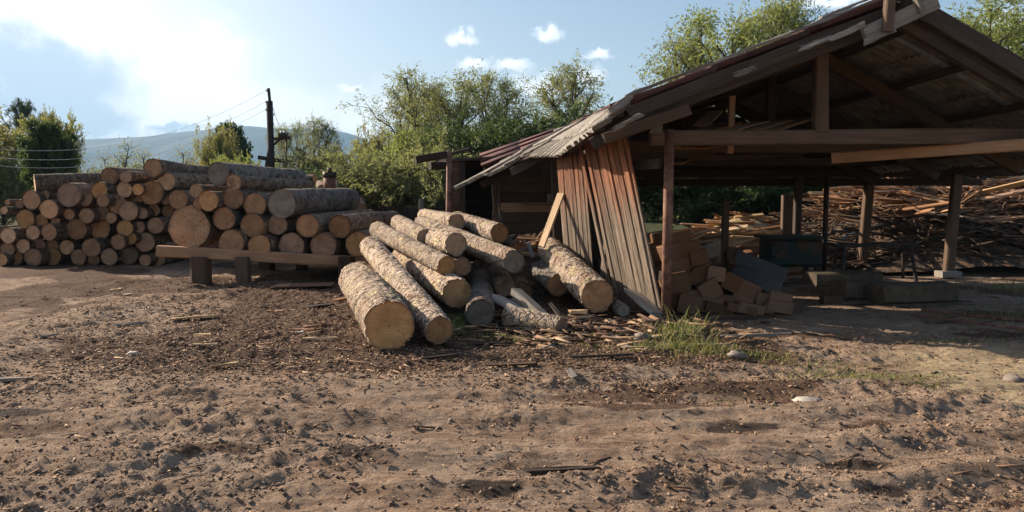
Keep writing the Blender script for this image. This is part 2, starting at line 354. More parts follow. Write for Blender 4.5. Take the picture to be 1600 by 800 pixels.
# ------------------------------------------------------------------ ground
def nonuni(a, b, fine, growth, lim):
    out = [a]; st = fine
    while out[-1] < b:
        out.append(out[-1] + st); st = min(st * growth, lim)
    return out
ys = [-60, -30, -14, -6, -2, 0, 1, 1.8, 2.4, 2.8] + nonuni(3.1, 24, .020, 1.0075, .3) + nonuni(25, 9000, 1.0, 1.14, 900)
xr = nonuni(0, 4.4, .022, 1.0, .022); xr2 = nonuni(4.43, 9, .03, 1.02, .12); xr3 = nonuni(9.2, 9000, .2, 1.14, 900)
xh = xr + xr2 + xr3
xs = [-v for v in reversed(xh[1:])] + xh
XS, YS = np.meshgrid(np.array(xs), np.array(ys))
def sawdust(x, y): return np.exp(-(((x - 5.3) / 1.5) ** 2 + ((y - 17.4) / 1.2) ** 2))
def ground_h(x, y):
    x = np.asarray(x, float); y = np.asarray(y, float)
    near = smooth01(y, 40, 16) * smooth01(np.abs(x), 30, 14)
    h = (fbm(x * .55, y * .8, 3, 4) - .5) * .16
    # wheel ruts running across the yard, bending away to the right
    yc = y - .04 * x - .012 * x * x
    for y0, wd, dp in ((4.55, .22, .035), (5.15, .28, .04), (6.05, .3, .045), (3.95, .2, .03), (6.55, .22, .02)):
        wob = (fbm(x * .5, y * 0 + y0, 5, 3) - .5) * .5
        d = (yc - y0 - wob) / wd
        h += -dp * np.exp(-d * d) + dp * .6 * np.exp(-((np.abs(d) - 1.5) / .5) ** 2)
    # streaky crust pulled along the ruts
    st = fbm(x * 2.2, yc * 9, 21, 4, .55)
    h += (st - .5) * .05 * smooth01(y, 8.2, 6.2)
    cl = fbm(x * 9, y * 12, 31, 4, .6)
    patch = smooth01(fbm(x * 1.1, y * 1.4, 41, 3), .47, .64)
    h += np.maximum(cl - .5, 0) * (.085 * patch + .04)
    h += (fbm(x * 13, yc * 24, 51, 3, .65) - .5) * .034 * (.5 + .8 * patch)
    mul = smooth01(y, 6.6, 7.6) * smooth01(y, 17, 14)
    h += mul * (fbm(x * 3, y * 3.4, 61, 4, .6) - .45) * .10
    # left tracks curving in from the yard
    for k in (0, 1):
        d = (x + 4.6 + k * 1.5 + .25 * (y - 7) - .02 * (y - 7) ** 2) / .28
        h += -.04 * np.exp(-d * d) * smooth01(y, 5.6, 6.6)
    h = h * near
    h += sawdust(x, y) * 1.15
    # floor inside the shed is trodden flat
    ins = smooth01(x, 2.2, 3.2) * smooth01(y, 9.3, 10.2) * (y < 40)
    h = h * (1 - ins * .6 * (sawdust(x, y) < .05))
    return h - .02 * near
GH = ground_h(XS, YS)
def gz(x, y): return float(ground_h(np.array([x]), np.array([y]))[0])
ny, nx = XS.shape
V = np.stack([XS, YS, GH], -1).reshape(-1, 3)
ii = np.arange(ny * nx).reshape(ny, nx)
F = np.stack([ii[:-1, :-1], ii[:-1, 1:], ii[1:, 1:], ii[1:, :-1]], -1).reshape(-1, 4)
x, y = V[:, 0], V[:, 1]
mulch = smooth01(y + (fbm(x * .8, y * .8, 71, 4) - .5) * 2.6, 6.2, 8.0) * smooth01(x + (fbm(x, y, 73, 3) - .5) * 2, 3.4, 2.2)
mulch = np.maximum(mulch, .9 * smooth01(fbm(x * .9, y * 1.7, 75, 4), .56, .70))
mulch *= 1 - .75 * np.clip(smooth01(x, -3.2, -4.6) * smooth01(fbm(x * .5 + 9, y * .5, 76, 4), .40, .55), 0, 1)
sand = smooth01(x + (fbm(x * 1.2, y * 1.2, 77, 4) - .5) * 1.6, 3.0, 4.4) * smooth01(y, 9.5, 7.0) + np.clip(sawdust(x, y) * 1.4, 0, 1)
green = smooth01(y + (fbm(x * .2, y * .2, 78, 3) - .5) * 10, 22, 27)
wetv = np.zeros(len(x))
for px_, py_, rx_, ry_ in ((562, 702, .22, .16), (1168, 665, .26, .13), (770, 760, .22, .10), (1385, 762, .16, .09), (300, 612, .3, .1), (40, 640, .4, .14), (1330, 720, .3, .08), (298, 548, .16, .12), (1125, 668, .14, .07)):
    g_ = gnd(px_, py_); wetv = np.maximum(wetv, np.exp(-(((x - g_.x) / rx_) ** 2 + ((y - g_.y) / ry_) ** 2)) * (.55 + .9 * fbm(x * 7, y * 7, 91, 4)))
att = np.stack([mulch, np.clip(sand, 0, 1), green], -1)
def ground_mat():
    m, nt, b, _ = mat('trodden yard soil')
    co = nt.new('ShaderNodeTexCoord').outputs['Object']
    a = nt.new('ShaderNodeAttribute', attribute_name='zone'); sp = nt.new('ShaderNodeSeparateXYZ'); nt.set(sp.inputs[0], a.outputs['Vector'])
    n_l = nt.noise(co, .8, 5, .6); n_m = nt.noise(nt.mapv(co, (1, 2.2, 1)), 4.2, 6, .65, .3); n_f = nt.noise(co, 34, 6, .7); n_g = nt.noise(co, 120, 3, .7); n_c = nt.noise(nt.mapv(co, (1, 1.9, 1)), 13, 7, .72, .5)
    tan = nt.mix(nt.mr(n_m, .38, .62), (.41, .285, .20), (.275, .18, .122))
    tan = nt.mix(nt.mr(n_l, .45, .65, 0, .5), tan, (.47, .355, .265))
    dk = nt.mix(nt.mr(n_f, .35, .65), (.095, .058, .040), (.20, .122, .08))
    dk = nt.mix(nt.mr(n_g, .62, .70, 0, .7), dk, (.33, .20, .12))
    sa = nt.mix(nt.mr(n_m, .4, .62), (.54, .41, .26), (.40, .29, .18))
    mk = nt.math('ADD', sp.outputs[0], nt.math('MULTIPLY', nt.math('SUBTRACT', n_m, .5), .9))
    c = nt.mix(nt.mr(mk, .28, .72), tan, dk)
    c = nt.mix(nt.mr(nt.math('ADD', sp.outputs[1], nt.math('MULTIPLY', nt.math('SUBTRACT', n_m, .5), .6)), .3, .8), c, sa)
    c = nt.mix(nt.mr(n_f, .42, .30, 0, .75), c, (.055, .036, .026))
    c = nt.mix(nt.mr(n_c, .44, .33, 0, .85), c, (.075, .048, .034))
    n_s = nt.noise(nt.mapv(co, (1.3, 7.5, 1)), 2.0, 7, .68, .6)
    c = nt.mix(nt.mr(n_s, .47, .36, 0, .6), c, (.10, .066, .047))
    c = nt.mix(nt.mr(n_c, .58, .70, 0, .35), c, (.42, .31, .23))
    # damp, oily spots
    wet = nt.mr(nt.noise(nt.mapv(co, (1, 2.4, 1), (4.2, 1.3, 0)), .95, 4, .55), .66, .71, 0, .85)
    wa = nt.new('ShaderNodeAttribute', attribute_name='wet').outputs['Fac']
    wet = nt.math('MAXIMUM', wet, nt.mr(nt.math('ADD', wa, nt.math('MULTIPLY', nt.math('SUBTRACT', n_c, .5), .8)), .38, .62, 0, .85))
    c = nt.mix(wet, c, (.028, .022, .02))
    gr = nt.mix(nt.mr(n_f, .35, .65), (.045, .05, .022), (.08, .08, .035))
    c = nt.mix(sp.outputs[2], c, gr)
    nt.l.new(c, b.inputs['Base Color'])
    b.inputs['Roughness'].default_value = .95; b.inputs['Specular IOR Level'].default_value = .1
    bump(nt, b, nt.math('ADD', nt.math('ADD', nt.math('MULTIPLY', n_f, 1.0), nt.math('MULTIPLY', n_c, 2.2)), nt.math('MULTIPLY', n_g, .45)), .9, .032)
    return m
M['ground'] = ground_mat()
go = link('ground', mesh_np('ground', V, F, M['ground'], True, {'zone': ('FLOAT_VECTOR', att), 'wet': ('FLOAT', wetv)}))
tag(go, 'brown trodden dirt of the timber yard with wheel ruts', kind='structure')

# ------------------------------------------------------------------ mountain, wooded hill
def ridge_mesh(name, prof, D0, depth, mat_, label, rough, n=260, rows=34, seed=1):
    pxs = np.array([p[0] for p in prof], float); pys = np.array([p[1] for p in prof], float)
    X = np.linspace(pxs[0], pxs[-1], n)
    top = np.interp(X, pxs, pys) + (fbm(X / 60., X * 0, seed, 4) - .5) * rough
    zt = CAM_H + (HORIZON - top) / FPX * D0
    V = []
    for r in range(rows):
        t = r / (rows - 1)                      # 0 front foot, .6 crest, 1 back foot
        yy = D0 + (t - .6) * depth
        s = math.sin(min(t / .6, 1) * math.pi / 2) ** 1.3 if t < .6 else math.cos((t - .6) / .4 * math.pi / 2)
        xw = (X - 800) / FPX * D0
        rel = (fbm(xw / (depth * .12), yy / (depth * .12) + X * 0, seed + 5, 5) - .5) * (zt.max() * .42) * s * (1 - s ** 4)
        V.append(np.stack([xw, np.full(n, yy), zt * s + rel - 6], -1))
    V = np.concatenate(V); ii = np.arange(rows * n).reshape(rows, n)
    F = np.stack([ii[:-1, :-1], ii[:-1, 1:], ii[1:, 1:], ii[1:, :-1]], -1).reshape(-1, 4)
    o = link(name, mesh_np(name, V, F, mat_, True)); tag(o, label, kind='structure'); return o
def hill_mat(name, c1, c2, sc):
    m, nt, b, _ = mat(name); co = nt.new('ShaderNodeTexCoord').outputs['Object']
    n = nt.noise(co, sc, 8, .65); c = nt.mix(nt.mr(n, .42, .58), c1, c2); nt.l.new(c, b.inputs['Base Color']); bump(nt, b, n, 1, 3); return m
M['mountain'] = hill_mat('far forest slope', (.02, .035, .035), (.05, .065, .05), .006)
M['hill'] = hill_mat('wooded slope', (.035, .055, .022), (.10, .12, .045), .16)
ridge_mesh('mountain', [(-500, 285), (-200, 275), (60, 262), (125, 236), (190, 222), (290, 212), (340, 204), (390, 198), (440, 201), (490, 203), (530, 203), (555, 209), (585, 222), (640, 240), (720, 255), (900, 262), (1200, 268), (1900, 262), (2300, 275)],
           4200, 2600, M['mountain'], 'hazy blue mountain ridge beyond the trees', 5)
ridge_mesh('wooded_hill', [(600, 318), (700, 270), (790, 205), (860, 178), (920, 172), (990, 178), (1100, 190), (1300, 205), (1600, 200), (1900, 215), (2300, 235)],
           260, 150, M['hill'], 'low dark green wooded hill behind the shed', 8, seed=9)

# ------------------------------------------------------------------ logs
def log_arrays(nseg, nlen, seed, taper=.1, disp=.05, bend=.02, ridge=0.0, L=4.0, r=.2):
    """unit log: radius about 1 in x/z, y runs 0..1; bco holds nominal metres"""
    a = np.linspace(0, 2 * np.pi, nseg, endpoint=False); t = np.linspace(0, 1, nlen)
    A, T = np.meshgrid(a, t)
    ca, sa = np.cos(A), np.sin(A)
    rad = 1 + taper * (T - .0)
    lob = (fbm(ca * 1.3 + 5, sa * 1.3 + T * 2, seed, 3) - .5) * disp * 2
    fine = (fbm(ca * 5 + 9, sa * 5 + T * L * 4 + seed, seed + 3, 4, .6) - .5) * disp
    rad = rad * (1 + lob + fine)
    lip = np.zeros_like(A)
    if ridge:
        k = fbm(ca * 2.2 + 40, T * L * 9 + sa * 2.2 + seed, seed + 8, 4, .6)          # loose bark lapping in rings
        rg = np.abs(k - .5) * 2
        ph = T * L * 8.5 + 3.2 * fbm(ca * 1.6 + 20 + seed, sa * 1.6 + T * L * .9, seed + 21, 4, .55) + .5 * fbm(ca * 7, sa * 7 + T * 5, seed + 22, 3)
        saw = ph - np.floor(ph)
        msk = smooth01(fbm(ca * 2 + 7, sa * 2 + T * L * 2.2, seed + 23, 3), .30, .46)
        rad += ridge * (saw - .5) * 1.3 * msk
        lip = np.maximum(smooth01(saw, .22, .04), smooth01(saw, .92, 1.0)) * msk
        rad += ridge * (smooth01(rg, .02, .25) - .6) + ridge * 1.2 * np.maximum(fbm(ca * 6 + 3, T * L * 22 + sa * 6, seed + 9, 3) - .55, 0)
    bx = bend * np.sin(T * np.pi) / r * .5; bz = bend * .6 * np.sin(T * np.pi * 1.3 + seed) * T / r * .5
    edge = (fbm(ca * 3 + seed, sa * 3, seed + 13, 3) - .5) * .02
    X, Z = ca * rad + bx, sa * rad + bz; Y = T + np.where(T < .001, edge, 0)
    V = np.stack([X, Y, Z], -1).reshape(-1, 3)
    bco = np.stack([ca * rad * r, T * L, sa * rad * r], -1).reshape(-1, 3)
    ii = np.arange(nlen * nseg).reshape(nlen, nseg); jj = np.roll(ii, -1, 1)
    F = np.stack([ii[:-1], ii[1:], jj[1:], jj[:-1]], -1).reshape(-1, 4)
    return V, F, bco, nseg, nlen, lip.ravel()
def cut_disc(V, nseg, nlen, end, r=.2):
    ring = V[:nseg] if end == 0 else V[-nseg:]
    y0 = .0035 if end == 0 else 1 - .0035
    c = ring[:, [0, 2]].mean(0); cx, cz = c
    vs, bc = [], []
    for k, s in enumerate((.955, .62, .3)):
        for p in ring:
            q = (cx + (p[0] - cx) * s, y0 + (k * .0002 if end == 0 else -k * .0002), cz + (p[2] - cz) * s); vs.append(q)
            bc.append(((p[0] - cx) * s * r, 0, (p[2] - cz) * s * r))
    vs.append((cx, y0, cz)); bc.append((0, 0, 0))
    lip = len(vs)
    for p in ring: vs.append((p[0] * .999, p[1] + (.001 if end == 0 else -.001), p[2] * .999)); bc.append(((p[0] - cx) * r, 0, (p[2] - cz) * r))
    F = []
    for k in (0, 1):
        for i in range(nseg):
            j = (i + 1) % nseg; F.append((k * nseg + i, k * nseg + j, (k + 1) * nseg + j, (k + 1) * nseg + i))
    for i in range(nseg):
        j = (i + 1) % nseg; F.append((2 * nseg + i, 2 * nseg + j, 3 * nseg)); F.append((lip + i, lip + j, j, i))
    if end == 1: F = [tuple(reversed(f)) for f in F]
    return np.array(vs), F, np.array(bc)
def log_meshes(seed, hi, bark, cut, **kw):
    V, F, bc, ns, nl, lp = log_arrays(*( (72, 230) if hi else (30, 26)), seed=seed, **kw)
    b = mesh_np('bark', V, F, bark, True, {'bco': ('FLOAT_VECTOR', bc), 'lip': ('FLOAT', lp)})
    ds = []
    for e in (0, 1):
        dv, df, db = cut_disc(V, ns, nl, e); ds.append(mesh_np('cut_face', dv, df, cut, False, {'bco': ('FLOAT_VECTOR', db)}))
    return b, ds[0], ds[1]
def frame(p0, p1, roll=0.0):
    y = (p1 - p0); L = y.length; y.normalize()
    x = y.cross(Vector((0, 0, 1))); x.normalize(); z = x.cross(y)
    m = Matrix((x, y, z)).transposed().to_4x4() @ Matrix.Rotation(roll, 4, 'Y')
    return m, L
def place_log(meshes, p0, p1, r, label, group=None, name='log', roll=None, cat='log'):
    p0, p1 = Vector(p0), Vector(p1)
    m, L = frame(p0, p1, random.uniform(0, 6.28) if roll is None else roll)
    e = empty(name, p0, label, cat, group)
    e.rotation_euler = m.to_euler()
    for nm, me in zip(('bark', 'cut_face', 'cut_face'), meshes):
        o = bpy.data.objects.new(nm, me); COL.objects.link(o); o.parent = e; o.scale = (r, L, r)
    return e
STK = [log_meshes(100 + i, False, M['bark_dark'], M['cut' if i % 3 == 0 else 'cut_old'], taper=-.06 * (i % 3), disp=.10, bend=.03, ridge=.02) for i in range(9)]
STG = [log_meshes(130 + i, False, M['bark_grey'], M['cut_grey' if i % 2 else 'cut_old'], taper=.06, disp=.07, bend=.03, ridge=.02) for i in range(3)]

# long stack at the back left: photo positions of the sawn ends (x, y, radius in photo pixels)
far_ends = [(10, 715, 38), (95, 705, 48), (205, 705, 55), (325, 700, 55), (490, 700, 50), (585, 722, 40), (680, 685, 52), (800, 680, 60), (905, 715, 38), (985, 660, 44),
            (-40, 640, 50), (45, 640, 45), (145, 620, 45), (240, 620, 48), (330, 615, 38), (415, 625, 45), (568, 628, 58), (735, 592, 48), (820, 570, 36), (905, 595, 60),
            (-45, 545, 50), (48, 552, 48), (205, 535, 45), (305, 530, 53), (390, 545, 32), (478, 512, 65), (625, 508, 65), (780, 505, 52), (870, 500, 36), (970, 490, 52),
            (155, 450, 58), (258, 455, 40), (345, 460, 30), (430, 420, 34), (540, 428, 48), (640, 410, 45), (693, 442, 35), (800, 400, 60), (890, 415, 34), (960, 395, 38), (1050, 400, 40),
            (195, 330, 58), (305, 388, 58), (120, 355, 28), (400, 378, 30), (530, 320, 48), (640, 335, 40), (735, 358, 62), (840, 330, 45), (1110, 325, 60), (1035, 330, 30),
            (215, 225, 55), (275, 300, 32), (430, 300, 75), (620, 272, 55), (775, 265, 50), (945, 285, 75), (860, 265, 36),
            (685, 182, 55), (785, 185, 38), (1040, 215, 55), (955, 130, 55), (45, 345, 20), (25, 395, 25)]
rnd = random.Random(3)
GF = 'logs of the long stack at the back'
ORD = ['first', 'second', 'third', 'fourth', 'fifth', 'sixth', 'seventh', 'eighth', 'ninth', 'tenth']
for i, (zx, zy, zr) in enumerate(far_ends):
    D = 17.35 + rnd.uniform(-.15, .45)
    p = at(zx / 4, 230 + zy / 4, D); r = zr / 4 / FPX * D * 1.02
    if zy > 655: p.z = r + gz(p.x, p.y)
    dx, dz = rnd.uniform(-.02, .09), rnd.uniform(-.01, .015)
    L = rnd.uniform(3.9, 4.3)
    q = p + Vector((dx * L, L, dz * L))
    if (zx, zy) == (215, 225): q = at(165, 283, 18.6)           # the log lying skew along the top
    if zy > 655: q.z = r * 1.02
    row = 0 if i < 10 else (1 if i < 20 else (2 if i < 30 else None))
    if row is None and 150 <= zx <= 480 and zr > 38: side = 'left shoulder'
    else: side = 'middle'
    lab = {0: 'brown sawn log in the bottom row of the long stack by the bushes', 1: 'brown sawn log %s in the long stack' % ('right below the skew top log' if side == 'left shoulder' else 'between the skew log and the platform, upper rows'), 2: 'sawn log lying on top of the long stack by the bushes'}[0 if zy > 655 else (2 if zy < 230 else 1)]
    if (zx, zy) == (215, 225): lab = 'reddish log lying skew along the top left of the long stack'
    elif zr <= 38: lab = 'thin sawn log wedged between thicker ones in the long stack'
    elif zr >= 65: lab = 'thick sawn log in the body of the long stack'
    if row is not None:
        same = sorted([e[0] for e in far_ends[row * 10:row * 10 + 10]], reverse=True)
        lab = '%s log from the platform end in the %s row of the long stack' % (ORD[same.index(zx)], ('bottom', 'second', 'third')[row])
    place_log(STK[i % 9], p, q, r, lab, GF)

# logs on the loading platform
plat = [(200, 460, 122, 'b'), (440, 545, 78, 0), (600, 563, 68, 0), (783, 560, 75, 0), (965, 560, 77, 0), (1160, 553, 73, 0), (400, 405, 66, 'g'), (560, 445, 72, 1), (703, 440, 58, 1), (875, 445, 66, 1), (1058, 450, 66, 1),
        (310, 305, 60, 2), (450, 285, 64, 2), (575, 330, 68, 2), (728, 322, 84, 'G'), (365, 150, 66, 'g2'), (455, 200, 46, 2), (240, 250, 40, 2), (255, 320, 34, 2)]
GP = 'logs stacked on the loading platform'
for i, (zx, zy, zr, k) in enumerate(plat):
    D = 14.1 + rnd.uniform(-.1, .2)
    p = at(240 + zx / 3.637, 230 + zy / 3.636, D); r = zr / 3.637 / FPX * D
    L = rnd.uniform(3.5, 3.9); q = p + Vector((rnd.uniform(.2, .5), L, rnd.uniform(-.03, .05)))
    if k == 'b': lab = 'very thick log butt with yellow rim and dark heart at the platform corner'
    elif k == 'G': lab = 'big grey weathered trunk lying on the right shoulder of the platform stack'
    elif k == 'g': lab = 'rough dark grey log wedged beside the very thick butt'
    elif k == 'g2': lab = 'grey capped thick log topping the platform stack'
    else: lab = ['sawn log in the lowest layer lying on the platform beams', 'sawn log in the second layer on the platform', 'sawn log in the upper layers of the platform stack'][k]
    if k in (0, 1): lab = '%s log from the very thick butt in the %s layer on the platform' % (ORD[sum(1 for e in plat if e[3] == k and e[0] < zx)], ('lowest', 'second')[k])
    ms = STK[(i * 4 + 1) % 9] if not isinstance(k, str) else (STK[3] if k == 'b' else STG[{'g': 0, 'G': 1, 'g2': 1}[k]])
    place_log(ms, p, q, r, lab, None if isinstance(k, str) else GP)
# logs lying further back, behind the platform stack
GB = 'logs lying behind the platform stack'
for px, py, D, rr, qx, qy, qD in ((470, 289, 20.5, .20, 452, 281, 24), (506, 297, 20.2, .15, 500, 288, 24), (519, 298, 20.0, .17, 522, 290, 24), (400, 268, 19.5, .17, 340, 262, 20.5), (460, 271, 20.8, .14, 405, 276, 21.2), (492, 279, 21, .12, 430, 281, 21.3), (455, 285, 20, .13, 395, 290, 20.2), (430, 291, 19.5, .15, 375, 288, 20), (440, 300, 19, .2, 400, 297, 22), (480, 303, 19, .2, 470, 297, 22), (505, 312, 19, .22, 500, 302, 22), (530, 318, 18.9, .22, 528, 306, 22), (560, 331, 18.6, .22, 560, 318, 22)):
    place_log(STK[int(px) % 9], at(px, py, D), at(qx, qy, qD), rr, 'dark brown log lying behind the platform stack near the iron post', GB)
# platform
pf = empty('loading_platform', gnd(400, 437), 'rough timber platform on short posts carrying a stack of logs', 'platform')
def beam_mesh(L, wd, ht, seed, mt, segs=1, jit=.004, cham=.12, warp=0.0, split=0.0):
    rr = random.Random(seed); c = min(wd, ht) * cham
    prof = [(-wd / 2 + c, -ht / 2), (wd / 2 - c, -ht / 2), (wd / 2, -ht / 2 + c), (wd / 2, ht / 2 - c), (wd / 2 - c, ht / 2), (-wd / 2 + c, ht / 2), (-wd / 2, ht / 2 - c), (-wd / 2, -ht / 2 + c)]
    V, F = [], []
    wy, wz = rr.uniform(-1, 1) * warp, rr.uniform(-1, 1) * warp
    for k in range(segs + 1):
        t = k / segs; b = math.sin(t * math.pi)
        for (y_, z_) in prof:
            e = rr.uniform(-split, split) if k in (0, segs) else 0
            V.append((L * (t - .5) + e + rr.uniform(-jit, jit), y_ + wy * b + rr.uniform(-jit, jit), z_ + wz * b + rr.uniform(-jit, jit)))
    for k in range(segs):
        for i in range(8):
            j = (i + 1) % 8; F.append((k * 8 + i, (k + 1) * 8 + i, (k + 1) * 8 + j, k * 8 + j))
    F.append(tuple(range(7, -1, -1))[::-1]); F.append(tuple(segs * 8 + i for i in range(7, -1, -1)))
    me = mesh_np('beam', np.array(V), F, mt); return me
def bframe(p0, p1, roll=0.0, up=Vector((0, 0, 1))):
    x = (p1 - p0).normalized(); y = up.cross(x)
    if y.length < 1e-3: y = Vector((0, 1, 0)).cross(x)
    y.normalize(); z = x.cross(y)
    m = Matrix((x, y, z)).transposed().to_4x4() @ Matrix.Rotation(roll, 4, 'X')
    m.translation = (p0 + p1) / 2; return m
BSEED = [0]
def beam(name, p0, p1, wd, ht, mt, parent=None, roll=0.0, up=Vector((0, 0, 1)), segs=1, warp=0.0, jit=.004, split=0.0, cham=.12):
    p0, p1 = Vector(p0), Vector(p1); BSEED[0] += 1
    me = beam_mesh((p1 - p0).length, wd, ht, BSEED[0], M[mt] if isinstance(mt, str) else mt, segs, jit, cham, warp, split)
    o = bpy.data.objects.new(name, me); COL.objects.link(o)
    m = bframe(p0, p1, roll, up)
    if parent: o.parent = parent; m = Matrix.Translation(-Vector(parent.location)) @ m
    o.matrix_basis = m
    return o
y0 = 13.95
zt = .60
beam('deck_beam', at(247, 392, y0) , at(600, 411, y0 + .35), .2, .2, 'orange_wood', pf, segs=3, jit=.008)
beam('deck_beam', at(262, 385, y0 + 2.8), at(600, 398, y0 + 2.9), .2, .2, 'brown_wood', pf, segs=3, jit=.008)
for px, w_ in ((311, .30), (378, .24), (540, .26)):
    g = gnd(px, 440 if px < 330 else 432); g.y = y0 + .02; g.x = (px - 800) / FPX * y0
    beam('post', (g.x, g.y, -.05), (g.x, g.y, zt - .12), w_, w_, 'brown_wood', pf, up=Vector((0, 1, 0)), jit=.01)
    beam('post', (g.x + .3, g.y + 2.8, -.05), (g.x + .3, g.y + 2.8, zt - .12), w_, w_, 'brown_wood', pf, up=Vector((0, 1, 0)), jit=.01)
# rusty plate under the platform edge
v0 = gnd(470, 452)
pl = beam('metal_plate', v0 + Vector((-.5, .1, .05)), v0 + Vector((.5, .2, .07)), .55, .012, 'rust'); tag(pl, 'rusty flat metal plate on the dirt before the platform', 'metal plate')

# ------------------------------------------------------------------ the tumbled pile of front logs
FR = {}
def flog(p0, p1, r, label, seed, taper=.08, cut='cut', bark='bark', ridge=.075, group=None, bend=.02):
    p0, p1 = Vector(p0), Vector(p1); L = (p1 - p0).length
    ms = log_meshes(seed, True, M[bark], M[cut], taper=taper, disp=.05, bend=bend, ridge=ridge, L=L, r=.2)
    return place_log(ms, p0, p1, r, label, group, roll=0.3 * seed)
GT = 'logs tumbled in front of the shed'
flog((-1.27, 7.85, .255), (-2.36, 11.75, .30), .258, 'thickest sawn log lying on the dirt at the left of the tumbled pile', 1, .12, 'cut')
flog((-.765, 8.05, .17), (-2.21, 12.0, .80), .155, 'long peeling log with bright bare patches leaning up beside the thickest log', 2, .1, 'cut_old')
flog((-.69, 9.6, .37), (-1.85, 13.0, .55), .187, 'peeling log with a clean round tan end above green grass', 3, .05)
flog((-.85, 9.95, .68), (-2.42, 13.8, .98), .125, 'slim ringed log with a knot in its end, lying over the others', 4, .2)
flog((-.785, 10.8, .905), (-2.0, 14.3, .96), .158, 'log with a round shaded end on the crest of the tumbled pile', 5, .08)
flog((.03, 10.5, .69), (-1.66, 14.2, 1.05), .158, 'log with a splintered end and a bare cream patch', 6, .1, 'cut_grey', ridge=.06)
flog((-.38, 9.15, .18), (-.50, 12.9, .2), .172, 'shaded dusty log pointing straight out beneath the pile', 7, .08, 'cut_grey', 'bark_grey')
flog((.66, 11.0, .31), (.22, 14.4, .5), .155, 'shaded log under the heap between the splintered log and wall log', 8, .05, 'cut_old', 'bark_grey')
flog((1.105, 9.85, .30), (.62, 12.6, .70), .215, 'thick bright barked log lying up against the plank wall', 9, -.05, ridge=.07)
flog((-.1, 10.9, .3), (-.35, 14.0, .35), .15, 'dark log deep in the gap under the splintered log', 10, .05, 'cut_old', 'bark_dark')
flog((-.7, 10.75, .60), (-1.5, 14.2, .62), .13, 'thin log tucked below the crest log', 11, .05, 'cut_old', 'bark_dark')
flog((-.2, 12.2, 1.0), (-1.1, 15.2, 1.12), .15, 'half peeled yellow log at the far side of the heap', 12, .05, 'cut_old', ridge=.08)
flog((-.95, 13.2, 1.14), (-1.9, 16.6, 1.15), .14, 'log behind the crest of the tumbled heap', 13, .05)
flog((-1.35, 12.0, .93), (-2.3, 15.5, 1.05), .14, 'mottled log behind the slim ringed log', 14, .08)
flog((-1.2, 12.8, .66), (-2.5, 15.8, .7), .17, 'buried log in the middle of the tumbled heap', 15, .05)
flog((.10, 12.6, .62), (-.5, 15.2, .7), .2, 'buried dark log below the half peeled yellow one', 16, .05, 'cut_old', 'bark_dark')
flog((1.43, 9.75, .13), (1.0, 12.0, .2), .085, 'short mossy thin log beside the thick wall log', 17, .05, 'cut_grey', 'bark_grey')
flog((.58, 8.85, .06), (-.05, 9.35, .12), .125, 'short bark covered log stump half sunk in mulch', 18, .05, 'cut_old', ridge=.05)
flog((.35, 9.25, .05), (.0, 10.3, .12), .10, 'thin grey log piece beneath the grey slabs', 19, .05, 'cut_old', 'bark_grey')
flog((.15, 11.6, .12), (-.1, 14.6, .15), .17, 'dark log at the bottom of the gap under the heap', 20, .05, 'cut_old', 'bark_dark')
flog((-1.5, 11.2, .14), (-1.9, 14.6, .16), .16, 'bottom log hidden behind the thickest log', 21, .05, 'cut_old', 'bark_dark')

# ------------------------------------------------------------------ the open shed
VD = Vector((-.132, .991, 0)).normalized()          # depth direction of the shed
UD = Vector((.991, .132, 0)).normalized()
A = Vector((1.96, 9.8, 0))
shed = empty('open_shed', A, 'old open timber shed with corrugated gable roof and leaning plank wall', 'shed')
def lerp_poly(pts, a):
    ks = [p[0] for p in pts]
    for (a0, p0), (a1, p1) in zip(pts, pts[1:]):
        if a <= a1 or (a1, p1) == pts[-1]:
            t = (a - a0) / (a1 - a0); return p0.lerp(p1, t)
ridgeF, ridgeB = at(1413, 0, 9.0), Vector((3.78, 15.6, 3.55))
rowR = [(0, ridgeF), (1, ridgeB)]
rowM = [(0, at(985, 163, 9.0)), (1, at(862, 214, 14.8))]
rowE = [(0, at(925, 206, 9.1)), (.22, at(872, 247, 11.7)), (.42, at(826, 246, 12.8)), (.7, at(764, 273, 13.4)), (1, at(716, 292, 14.0))]
def roofL(a, b):           # b 0 ridge .. 1 mid .. 2 eave
    if b <= 1: return lerp_poly(rowR, a).lerp(lerp_poly(rowM, a), b)
    return lerp_poly(rowM, a).lerp(lerp_poly(rowE, a), b - 1)
rEF, rEB = at(1600, 112, 9.15), None
d_ = (rEF - ridgeF); eaveRF = ridgeF + d_ * (3.15 / d_.x); eaveRB = eaveRF + (ridgeB - ridgeF) + Vector((0, 0, .1))
def roofR(a, b): return ridgeF.lerp(ridgeB, a).lerp(eaveRF.lerp(eaveRB, a), b)
